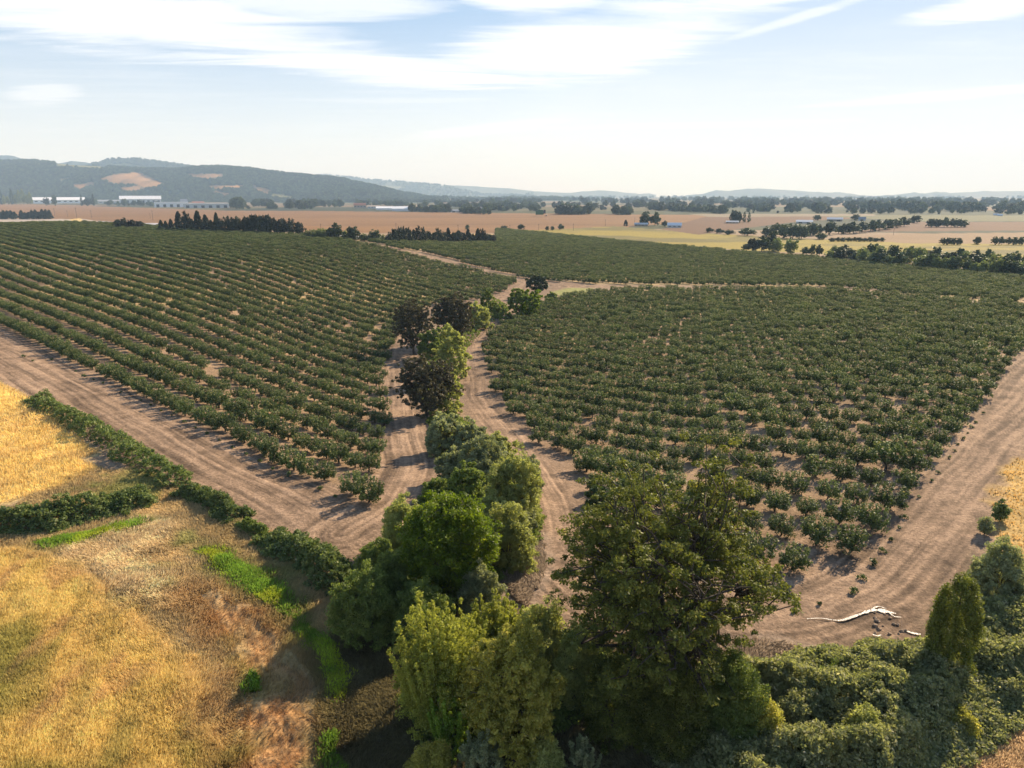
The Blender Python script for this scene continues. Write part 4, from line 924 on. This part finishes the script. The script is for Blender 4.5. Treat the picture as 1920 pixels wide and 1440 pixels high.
for cx, yt, w in ((222, 411, 16), (235, 409, 16), (248, 411, 16), (262, 414, 18)):
    ftree('fir_tree', cx, 429.5, yt, w, 'round', 'conifer', 'dark bushy fir in the group of four on the left skyline of the orchard', 'four firs on the orchard skyline')
for cx, yt, w, st in ((303, 412, 12, 'cone'), (312, 414, 12, 'cone'), (322, 410, 12, 'cone'), (337, 396, 18, 'cone'), (351, 398, 16, 'round'), (362, 410, 12, 'cone'), (373, 395, 20, 'cone'),
                      (387, 402, 18, 'cone'), (397, 412, 14, 'cone'), (408, 398, 14, 'cone'), (415, 411, 18, 'round'), (430, 407, 24, 'round'), (444, 405, 24, 'round'), (461, 403, 18, 'round'),
                      (470, 405, 18, 'round'), (478, 401, 22, 'round'), (492, 403, 22, 'round'), (503, 401, 20, 'round'), (516, 406, 22, 'round'), (530, 409, 24, 'round'), (545, 411, 24, 'round'), (562, 416, 20, 'round')):
    ftree('windbreak_tree', cx, 433 + (cx - 300) * .035, yt, w, st, 'conifer', 'dark tree in the long windbreak on the skyline of the left block', 'long windbreak behind the left block')
for cx, yt, w in ((580, 431, 24), (595, 429, 26), (609, 428, 26), (620, 432, 22)):
    ftree('willow', cx, 449, yt, w, 'round', 'farpale', 'pale willow in the row right of the long windbreak', 'pale willows behind the orchard', 'tree')
for cx, yb, yt, w, mt, lb in ((628, 450, 420, 30, 'far', 'mid green tree between the pale willows and the far parking area'), (646, 450, 432, 18, 'farpale', 'pale small tree right of the mid green tree'),
                          (662, 452, 425, 32, 'far', 'dark round tree left of the second windbreak'), (684, 452, 438, 22, 'farpale', 'low pale shrub left of the second windbreak'),
                          (704, 453, 431, 22, 'far', 'small dark tree just left of the second windbreak'), (717, 453, 440, 12, 'farpale', 'yellowish shrub at the left end of the second windbreak')):
    ftree('tree', cx, yb, yt, w, 'round', mt, lb)
tops = [436, 428, 423, 426, 424, 430, 425, 427, 432, 436, 429, 433, 427, 434, 430, 436, 429, 437, 428, 430, 437, 440]
for k, cx in enumerate(np.linspace(730, 924, 22)):
    ftree('windbreak_tree', cx, 456.5, tops[k], 15, 'cone' if k in (5, 9, 12, 16, 18) else 'round', 'conifer', 'dark tree in the short windbreak between the two orchard blocks', 'short windbreak behind the road')
for cx, yb, yt, w, lb in ((876, 431, 421, 8, 'tiny round tree on the wheat field edge above the short windbreak'), (945, 430, 423, 13, 'low dark bush on the far orchard edge, right of the short windbreak'),
                          (977, 431, 420.5, 14, 'round dark tree on the far orchard edge, left of the three bushes'), (1026, 432, 424, 8, 'leftmost of three dark bushes in the meadow corner'),
                          (1036, 432, 424, 8, 'middle of three dark bushes in the meadow corner'), (1052, 431, 420.5, 12, 'largest of three dark bushes in the meadow corner'),
                          (1210, 423, 397, 22, 'tall tree clump left of the first farmhouse'), (1228, 423, 399, 20, 'second tall tree beside the first farmhouse'), (1246, 425, 414, 12, 'small tree by the first farmhouse door'),
                          (1331, 436, 427, 16, 'first of three bushes at the meadow top'), (1350, 438, 429, 18, 'middle of three bushes at the meadow top'), (1367, 440, 431, 20, 'last of three bushes at the meadow top'),
                          (1401, 442, 428, 32, 'wide bush at the meadow corner below the barns'), (1532, 413, 403, 15, 'round tree between the two barns'), (1604, 413, 402, 17, 'dark tree right of the barns'),
                          (1832, 458, 444, 14, 'lone round tree on the striped stubble field')):
    ftree('field_tree', cx, yb, yt, w, 'round', 'far', lb)
ftree('conifer', 1173, 424, 412, 9, 'cone', 'conifer', 'small pointed conifer alone left of the first farmhouse')
for cx, yt in ((1375, 394), (1384, 397)): ftree('tree', cx, 417, yt, 16, 'round', 'far', 'tall dark tree over the second farmhouse', 'trees over the second farmhouse')
for cx, yt in ((1395, 397), (1404, 398)): ftree('poplar', cx, 417, yt, 8, 'poplar', 'far', 'slim tree right of the second farmhouse', 'slim trees by the second farmhouse')
for cx, yb, yt, w, mt in ((1400, 470, 458, 18, 'far'), (1412, 472, 445, 22, 'conifer'), (1428, 472, 443, 26, 'far'), (1447, 470, 434, 24, 'far'), (1455, 472, 446, 26, 'farpale'), (1482, 476, 449, 28, 'farpale'),
                          (1512, 478, 464, 20, 'far'), (1523, 478, 458, 12, 'far'), (1536, 480, 460, 15, 'far')):
    ftree('creek_tree', cx, yb, yt, w, 'round', mt, 'tree of the small clump between the orchard edge and the meadow', 'clump at the meadow edge')
for cx, yb, yt, w in ((1440, 444, 425, 26), (1455, 443, 419, 24), (1470, 446, 421, 26), (1486, 448, 420, 30), (1502, 448, 422, 28), (1520, 442, 418, 26), (1532, 440, 420, 22), (1556, 440, 415, 24), (1572, 438, 424, 20),
                      (1585, 438, 419, 24), (1600, 438, 417, 24), (1616, 436, 416, 24), (1632, 434, 414, 24), (1648, 432, 413, 24), (1664, 430, 411, 24), (1680, 427, 410, 22), (1695, 425, 408, 22), (1715, 418, 404, 22), (1540, 449, 437, 20), (1480, 436, 420, 22)):
    ftree('creek_tree', cx, yb, yt, w, 'round', 'far', 'tree of the winding creek line across the right-hand fields', 'creek trees across the right fields')
for k, cx in enumerate(np.linspace(1560, 1652, 10)):
    ftree('hedgerow_shrub', cx, 453, 445.5 + rf.uniform(-1, 1), 13, 'round', 'far', 'low shrub in the hedgerow below the stubble field', 'hedgerow below the stubble', 'shrub')
for cx in (1768, 1777, 1787, 1797, 1865, 1878, 1890, 1902, 1914):
    ftree('hedgerow_shrub', cx, 459, 445.5 + rf.uniform(-2, 1), 13, 'round', 'far', 'shrub in the broken hedgerow right of the stubble field', 'broken hedgerow at the right', 'shrub')
for cx in (1745, 1757, 1770, 1783, 1795, 1806):
    ftree('field_tree', cx, 426, 411 + rf.uniform(-3, 3), 17, 'round', 'far', 'tree of the distant clump above the stubble field', 'distant clump above the stubble')
x = 1562
while x < 1935:
    yb = np.interp(x, [1560, 1650, 1750, 1850, 1920], [487, 496, 507, 515, 521]); 
    for d in (0, -8, -15):
        if d == -15 and x < 1700: continue
        if rf.random() < .9:
            hgt = rf.uniform(19, 33) * (1 if x > 1620 else .7)
            ftree('creek_shrub', x + rf.uniform(-5, 5), yb + d, yb + d - hgt, rf.uniform(22, 34), 'round', 'far' if rf.random() < .68 else 'farpale', 'tree in the dense creek thicket along the right orchard edge', 'creek thicket at the right orchard edge')
    x += rf.uniform(15, 21)
for k, cx in enumerate((3, 9, 16, 24, 31, 52, 58, 38, 45)):
    ftree('poplar', cx, 384, (352, 366, 368, 354, 365, 366, 360, 356, 354)[k], 9, 'poplar', 'farpale' if k not in (0, 3) else 'far', 'tall poplar at the far left end of the wheat field', 'poplars at the far left')
for cx, yt, w in ((154, 365, 6), (166, 371, 18), (176, 364, 7), (222, 377, 8), (234, 373, 12), (262, 374, 9), (283, 378, 12), (88, 370, 10), (103, 366, 9)):
    ftree('tree', cx, 386, yt, w, 'round' if w > 8 else 'poplar', 'far', 'dark tree between the white warehouses', 'trees among the warehouses')

# far-off woods that read as masses
def strips(specs, name, label, src, seed):
    r = np.random.default_rng(seed); PP = []; SS = []
    for (x0, y0, x1, y1, n, hpx, dy) in specs:
        t = r.random(n); a = x0 + (x1 - x0) * t; b = y0 + (y1 - y0) * t + r.uniform(-dy, dy, n); keep_ = fbm(a * .035, b * .3, 3, 3) > .44
        a = a[keep_]; b = b[keep_]; p = at(a, b); d = p[:, 1]; PP.append(p); SS.append(hpx * d / F * r.uniform(.45, 1.5, len(a)))
    P = np.vstack(PP); S_ = np.concatenate(SS)
    base = [s[:2] for s in src]; hs = np.array([1.0 for s in src])
    scatter(name, P, S_, r.random(len(P)) * 6.28, r.integers(0, len(base), len(P)), base, label=label, cat='woodland')
srcF = [FT[('round', 'far')][0], FT[('round', 'far')][3], FT[('round', 'far')][7], FT[('round', 'conifer')][0]]
strips([(770, 396, 920, 401, 130, 9, 1.2), (1010, 401.5, 1185, 402.5, 90, 13, .6), (820, 393, 1010, 396, 110, 8, 1.5), (436, 390, 590, 391, 80, 11, 1.8), (440, 391, 500, 392, 14, 16, .8), (160, 384, 300, 386, 22, 7, 1),
        (1210, 393, 1370, 400, 110, 10, 1.5), (1560, 393, 1930, 397, 170, 12, 1.5), (1420, 397, 1560, 396, 70, 11, 1)], 'valley_woodland', 'bands of dark woodland across the middle of the valley', srcF, 21)
strips([(830, 386, 1930, 390, 420, 8, 2.2), (700, 384, 1000, 388, 160, 6, 2), (1250, 384, 1930, 385, 300, 8, 1.5), (900, 380, 1930, 381, 500, 7, 1.6), (1010, 376, 1930, 377, 420, 5, 1.2), (560, 383, 760, 386, 120, 7, 2), (850, 374, 1300, 374.5, 200, 3.5, .8), (1190, 391, 1930, 392, 260, 8, 2.5), (1400, 398, 1930, 401, 120, 8, 2), (760, 389, 1250, 392, 260, 7, 3), (1300, 380, 1930, 382, 400, 7, 2), (1000, 371.5, 1930, 372, 500, 3.5, .6), (640, 378, 1000, 379, 200, 6, 1.5),
        (-150, 378, 60, 378, 120, 9, .8), (60, 375.5, 480, 376.5, 300, 7, .6), (430, 386, 640, 387, 120, 9, 2)], 'distant_woodland', 'hazy blue bands of woodland toward the horizon', srcF, 22)

# ------------------------------------------------------------------ hills
def hill(name, prof, d0, d1, d2, seed, spots=(), rough=14, base=(0.030, 0.040, 0.024), trees=0, th=11.0, na_=260, nt=70, ybase=None):
    """prof: ridge line as (photo x, photo y); the hill rises from distance d0 to its ridge at d1 and falls to d2"""
    prof = np.array(prof, float); xs = np.linspace(prof[0, 0], prof[-1, 0], na_); ys = np.interp(xs, prof[:, 0], prof[:, 1])
    D = ray(xs, ys); bx = D[:, 0] / D[:, 1]; top = H + D[:, 2] / D[:, 1] * d1
    top = top + (fbm(xs * .06, xs * 0 + seed, 1, 4) - .5) * rough * .5
    tt = np.concatenate([np.linspace(0, 1, nt), np.linspace(1, 2, 14)[1:]])
    T_, BX = np.meshgrid(tt, bx, indexing='ij'); TOP = np.broadcast_to(top, T_.shape)
    Yd = np.where(T_ <= 1, d0 + (d1 - d0) * T_, d1 + (d2 - d1) * (T_ - 1)); Xd = BX * Yd
    e = np.where(T_ <= 1, sst(T_, -.25, 1.0) * .9 + .1 * T_, 1 - sst(T_, 1, 2)); e = np.where(T_ <= 1, (e - .14) / .86, e)
    gull = (fbm(Xd / 330 + seed, Yd / 500, 2, 4) - .5) * rough * 6.5 * np.clip(T_ * 4, 0, 1) * np.clip((1 - T_) * 3.5, 0, 1) * (T_ <= 1)
    Zd = -9 + (TOP + 9) * e + gull
    V = np.stack([Xd, Yd, Zd], -1).reshape(-1, 3); na2 = len(bx); i = np.arange(len(tt) - 1)[:, None]; j = np.arange(na2 - 1)[None]
    Fq = np.stack([i * na2 + j, i * na2 + j + 1, (i + 1) * na2 + j + 1, (i + 1) * na2 + j], -1).reshape(-1, 4)
    c = np.tile(np.array(base), (len(V), 1)) * (.7 + .6 * fbm(V[:, 0] / 60, V[:, 1] / 90, 3, 4))[:, None]
    P_, Q_, _ = proj(V[:, 0], V[:, 1], V[:, 2]); spot = np.zeros(len(V))
    for poly, cc in spots:
        pl_ = np.array(poly, float); s = sd_poly(P_ + (fbm(P_ * .12, Q_ * .3, 5) - .5) * 12, Q_ + (fbm(P_ * .12 + 7, Q_ * .3, 6) - .5) * 5, pl_); w = np.clip(.5 - s / 2, 0, 1); w[V[:, 1] > d1] = 0
        c = c * (1 - w[:, None]) + np.array(cc) * w[:, None]; spot = np.maximum(spot, w)
    o = obj(name, mesh_np(name, V, Fq, LAND, col=c, smooth=True)); tag(o, kind='structure')
    if trees:
        r = np.random.default_rng(seed); q = r.integers(0, len(Fq), trees); t = r.random((trees, 2)); A, B, Cc, Dd = (V[Fq[q, k]] for k in range(4))
        p = A * ((1 - t[:, :1]) * (1 - t[:, 1:])) + B * (t[:, :1] * (1 - t[:, 1:])) + Cc * (t[:, :1] * t[:, 1:]) + Dd * ((1 - t[:, :1]) * t[:, 1:])
        ok = np.ones(trees, bool); tp, tq, _ = proj(p[:, 0], p[:, 1], p[:, 2])
        for poly, cc in spots:
            for sh in (0, 1.5, 3):
                ok &= ~((sd_poly(tp + (fbm(tp * .12, tq * .3, 5) - .5) * 8, tq - sh + (fbm(tp * .12 + 7, tq * .3, 6) - .5) * 3, np.array(poly, float)) < .3) & (r.random(trees) > .04)); ok &= q < (nt + 3) * (na2 - 1)
        p = p[ok]; p[:, 2] -= 1
        ii = np.where(fbm(p[:, 0] / 260, p[:, 1] / 420, 4, 4) > .5, 3, r.integers(0, 3, len(p)))
        scatter('hill_forest', p, th * r.uniform(.45, 1.7, len(p)), r.random(len(p)) * 6.28, ii, [s[:2] for s in srcF],
                label=trees_label[0], cat='forest')
    return o
tan = (0.36, 0.20, 0.085); tan2 = (0.20, 0.185, 0.07)
trees_label = ['forest covering the nearest long hill on the left']
front = [(-420, 330), (-200, 312), (0, 303), (60, 303), (130, 309), (190, 313), (260, 318), (330, 320), (380, 317), (420, 315), (480, 321), (560, 329), (620, 336), (680, 346), (730, 357), (765, 365), (800, 371), (840, 376)]
hill('wooded_hill', front, 4100, 5500, 6700, 1, trees=42000, th=14,
     spots=[([(185, 335), (225, 325), (262, 323), (308, 345), (290, 352), (268, 352), (255, 345), (215, 345)], tan), ([(133, 348), (175, 340), (178, 348), (150, 354)], tan),
            ([(222, 352), (262, 348), (268, 357), (240, 359)], tan), ([(348, 326), (420, 326), (418, 331), (385, 336), (355, 331)], tan), ([(388, 348), (456, 347), (456, 353), (425, 352), (400, 355)], tan),
            ([(400, 357), (432, 362), (425, 367), (405, 362)], tan), ([(472, 346), (490, 350), (512, 358), (496, 364), (478, 354)], tan), ([(508, 362), (552, 368), (545, 374), (510, 368)], tan2),
            ([(100, 305), (205, 313), (190, 316), (110, 311)], tan2), ([(105, 338), (128, 332), (136, 335), (115, 340)], tan2)])
trees_label = ['forest on the blue second ridge behind the nearest hill']
hill('second_ridge', [(150, 318), (180, 306), (210, 300), (260, 301), (310, 307), (350, 313), (400, 319), (450, 325)], 6900, 7600, 8400, 2, trees=3500, th=20, rough=18, spots=[([(205, 308), (235, 306), (255, 311), (220, 313)], tan2), ([(250, 310), (275, 314), (262, 317)], tan2)])
hill('left_peaks', [(-60, 296), (0, 291), (25, 292), (60, 303), (80, 300), (110, 306), (135, 302), (160, 304), (190, 312)], 8600, 9300, 10200, 3, rough=20)
hill('right_low_ridge', [(740, 372), (800, 371), (860, 372), (905, 372.5), (960, 371), (1040, 372), (1090, 376)], 5600, 6200, 6800, 4, trees=2500, th=14, rough=8, spots=[([(770, 374), (850, 373), (845, 378), (780, 378)], tan)])
hill('middle_ridge', [(560, 336), (590, 331), (620, 329), (660, 333), (700, 338), (745, 341), (790, 345), (830, 349), (860, 356), (890, 362), (940, 366), (1000, 369)], 10200, 11600, 13000, 5, rough=22, trees=2600, th=20, base=(.08, .09, .05), spots=[([(700, 348), (760, 350), (740, 354)], tan2)])
hill('far_ridge', [(780, 350), (840, 347), (880, 349), (950, 353), (1010, 359), (1060, 363), (1090, 359), (1130, 357), (1170, 361), (1230, 366)], 13200, 14400, 15300, 6, rough=16, base=(.09, .10, .06))
hill('right_ridge', [(1240, 369), (1300, 366), (1340, 361), (1390, 355.5), (1430, 353.5), (1490, 357), (1560, 362), (1600, 364), (1640, 368), (1700, 363.5), (1780, 362), (1850, 359), (1920, 358), (2100, 355), (2300, 365)], 12400, 13600, 15000, 7, rough=26, base=(.09, .10, .06))

# ------------------------------------------------------------------ buildings
def building(name, x0, x1, yb, hpx, label, wall='white', roof='grey_roof', depth=.4, rise=.45, bays=0, doors=0, group=None, flat=False):
    a = at((x0 + x1) / 2, yb)[0]; dep = a[1]; w = (x1 - x0) * dep / F; h = hpx * dep / F; d = w * depth
    e = empty(name, tuple(a)); tag(e, label, 'building', group); rz = -math.atan2(a[0], a[1]); e.rotation_euler.z = rz
    hw = h * (1 - rise); b = MB(); b.box(-w / 2, w / 2, 0, d, -.5, hw); b.build('wall', M[wall], e)
    b = MB()
    if flat: b.box(-w / 2 - .4, w / 2 + .4, -.4, d + .4, hw + .003, hw + h * rise)
    else: b.gable(-w / 2, w / 2, 0, d, hw + .003, h * rise, w * .01 + .3)
    b.build('roof', M[roof], e)
    for k in range(doors):
        cx = -w / 2 + w * (k + .5) / doors; b = MB(); b.box(cx - w / doors * .22, cx + w / doors * .22, -.12, -.002, 0, hw * .7); b.build('door', M['darkm'], e)
    for k in range(bays):
        cx = -w / 2 + w * (k + .5) / bays; b = MB(); b.box(cx - w / bays * .25, cx + w / bays * .25, -.1, -.002, hw * .45, hw * .75); b.build('window', M['darkm'], e)
    return e
building('warehouse', 72, 152, 381.5, 11, 'long white warehouse behind the poplars at the far left', roof='white', bays=9, doors=0)
building('warehouse', 178, 232, 381, 6, 'low grey warehouse between the two white ones', wall='pale', bays=6)
building('warehouse', 231, 298, 381, 13, 'long warehouse with bright white roof above the wheat field', wall='pale', roof='white', rise=.45, doors=8)
building('shed', 294, 350, 388.5, 9, 'white sheds with dark open bays at the edge of the wheat field', roof='white', doors=5, flat=True, rise=.2)
building('barn', 340, 352, 386, 12, 'small peaked barn behind the white sheds', wall='pale', doors=1, depth=1.2, rise=.5)
building('warehouse', 350, 426, 390, 8, 'long low grey-white factory on the wheat field edge', wall='pale', roof='pale', doors=6, flat=True, rise=.15)
building('house', 362, 382, 384, 6, 'house with red-brown roof behind the grey factory', wall='tan', roof='red_roof', bays=3, depth=.6)
building('farmhouse', 664, 686, 390, 9, 'house with orange-red roof above the middle of the wheat field', wall='tan', roof='red_roof', bays=4, depth=.6, rise=.5)
building('farmhouse', 690, 712, 391, 6, 'low house with tan roof right of the red-roofed house', wall='pale', roof='tan', bays=4, depth=.6)
building('greenhouse', 706, 740, 393.5, 6, 'left white greenhouse at the wheat field edge', roof='white', depth=.9, rise=.5, group=None)
building('greenhouse', 736, 770, 395.5, 8, 'right white greenhouse at the wheat field edge', roof='white', depth=.9, rise=.5)
building('shed', 795, 824, 397, 6, 'pale shed with sandy roof right of the greenhouses', wall='pale', roof='tan', depth=.6, doors=2)
building('shed', 845, 868, 398, 5, 'grey shed in the trees right of the sandy-roofed shed', wall='pale', depth=.6, doors=2)
building('farmhouse', 1190, 1214, 424, 6, 'farmhouse with pale roof beside the tall tree clump', wall='tan', roof='pale', bays=4, depth=.5, rise=.5)
building('farmhouse', 1252, 1277, 427, 9, 'white-roofed farmhouse at the top of the meadow', wall='pale', roof='white', bays=3, depth=.6, rise=.55)
building('farmhouse', 1362, 1384, 419, 5, 'low farmhouse under the tall dark trees', wall='tan', roof='pale', bays=4, depth=.5, rise=.5)
building('barn', 1494, 1522, 419, 6, 'left barn with pale blue roof above the creek trees', wall='pale', roof='blue_roof', depth=.6, doors=2, rise=.5)
building('barn', 1552, 1578, 415, 7, 'middle barn with pale blue roof beside the dark tree', wall='tan', roof='blue_roof', depth=.6, doors=2, rise=.5)
building('barn', 1610, 1622, 414, 7, 'small grey barn right of the dark tree', wall='pale', roof='grey_roof', depth=.8, doors=1, rise=.5)
rb = np.random.default_rng(9)
for cx, cy in ((417, 376), (430, 375), (447, 376), (460, 377), (640, 384), (815, 388), (900, 391), (1225, 389), (1265, 388), (1410, 391), (1440, 391), (1867, 404), (1875, 405), (1232, 389), (1243, 386)):
    building('distant_house', cx - 4, cx + 4, cy, 3.2, 'tiny pale house far off among the valley trees', wall='pale', roof='white' if rb.random() < .5 else 'tan', depth=.6, rise=.5, group='tiny far houses')
# tower on the ridge
a = ray(442, 318); p = a / a[1] * 5500; e = empty('water_tower', (p[0], p[1], H + p[2] - 8)); tag(e, 'water tower standing on the ridge of the nearest hill', 'tower')
b = MB(); 
for sx in (-5, 5):
    for sy in (-5, 5): b.box(sx - .6, sx + .6, sy - .6, sy + .6, 0, 20)
b.build('support', M['pole'], e)
V, Fq = tubes([([(0, 0, 20.003), (0, 0, 21), (0, 0, 29), (0, 0, 32)], [5.5, 6.5, 6.5, .3])], 14); obj('tank', mesh_np('tank', V, Fq, M['pale'], smooth=True), e)
# utility poles along the far road
def pole(cx, yb, hpx):
    q = at(cx, yb)[0]; h = hpx * q[1] / F; e = empty('utility_pole', tuple(q), rf.random() * .3); tag(e, 'thin wooden utility pole in front of the wheat field', 'pole', 'utility poles along the far road')
    w = h * .016 + .05; V, Fq = tubes([([(0, 0, -.5), (0, 0, h * .5), (0, 0, h)], [w, w * .85, w * .7])], 6); obj('post', mesh_np('post', V, Fq, M['pole']), e)
    b = MB(); b.box(-h * .09, h * .09, -w - .12, -w + .02, h * .9, h * .92); b.build('crossarm', M['pole'], e)
for cx, yb, hp in ((5, 407, 15), (61, 409, 17), (103, 405, 14), (127, 407, 12), (144, 408, 18), (172, 409, 14), (287, 413, 18), (282, 410, 10), (602, 436, 16), (743, 437, 18), (859, 438, 16), (956, 436, 14), (1010, 434, 14), (1075, 433, 13), (1135, 424, 12), (1675, 441, 12), (1190, 418, 10)):
    pole(cx, yb, hp)
# combine harvester on the field
q = at(1013, 405.5)[0]; e = empty('harvester', tuple(q)); tag(e, 'green harvester working on the far side of the wheat field', 'harvester')
b = MB(); b.box(-9, 6, -3, 3, 3, 10); b.box(-4, 5, -2.5, 2.5, 10.003, 12); b.build('body', solid('harvester_green', (.05, .12, .04), .5), e)
b = MB(); b.box(6.004, 10, -2.4, 2.4, 5, 12); b.build('cab', M['darkm'], e)
for sx, rr2 in ((-6, 2.2), (5, 3.2)):
    for sy in (-3.6, 3.6): V, Fq = tubes([([(sx, sy - .6, rr2), (sx, sy, rr2), (sx, sy + .6, rr2)], [rr2, rr2, rr2])], 14); obj('wheel', mesh_np('wheel', V, Fq, M['darkm']), e)
b = MB(); b.box(10.004, 13, -8, 8, .8, 3); b.build('header', M['tan'], e)

# ------------------------------------------------------------------ haze
hb = MB(); hb.box(-16200, 16200, -16200, 16200, -14, 700)
hm = bpy.data.materials.new('haze'); hm.use_nodes = True; N = NT(hm.node_tree); N.n.clear()
pv = N.new('ShaderNodeVolumePrincipled'); pv.inputs['Color'].default_value = (0.52, 0.745, 1.0, 1); pv.inputs['Absorption Color'].default_value = (.7, .7, .7, 1); pv.inputs['Density'].default_value = 0.000092; pv.inputs['Anisotropy'].default_value = 0.0
o = N.new('ShaderNodeOutputMaterial'); N.l.new(pv.outputs[0], o.inputs['Volume'])
hz_o = hb.build('haze', hm); tag(hz_o, 'pale summer haze over the valley', 'haze', None, 'stuff')
print('faces', sum(len(m.polygons) for m in bpy.data.meshes))
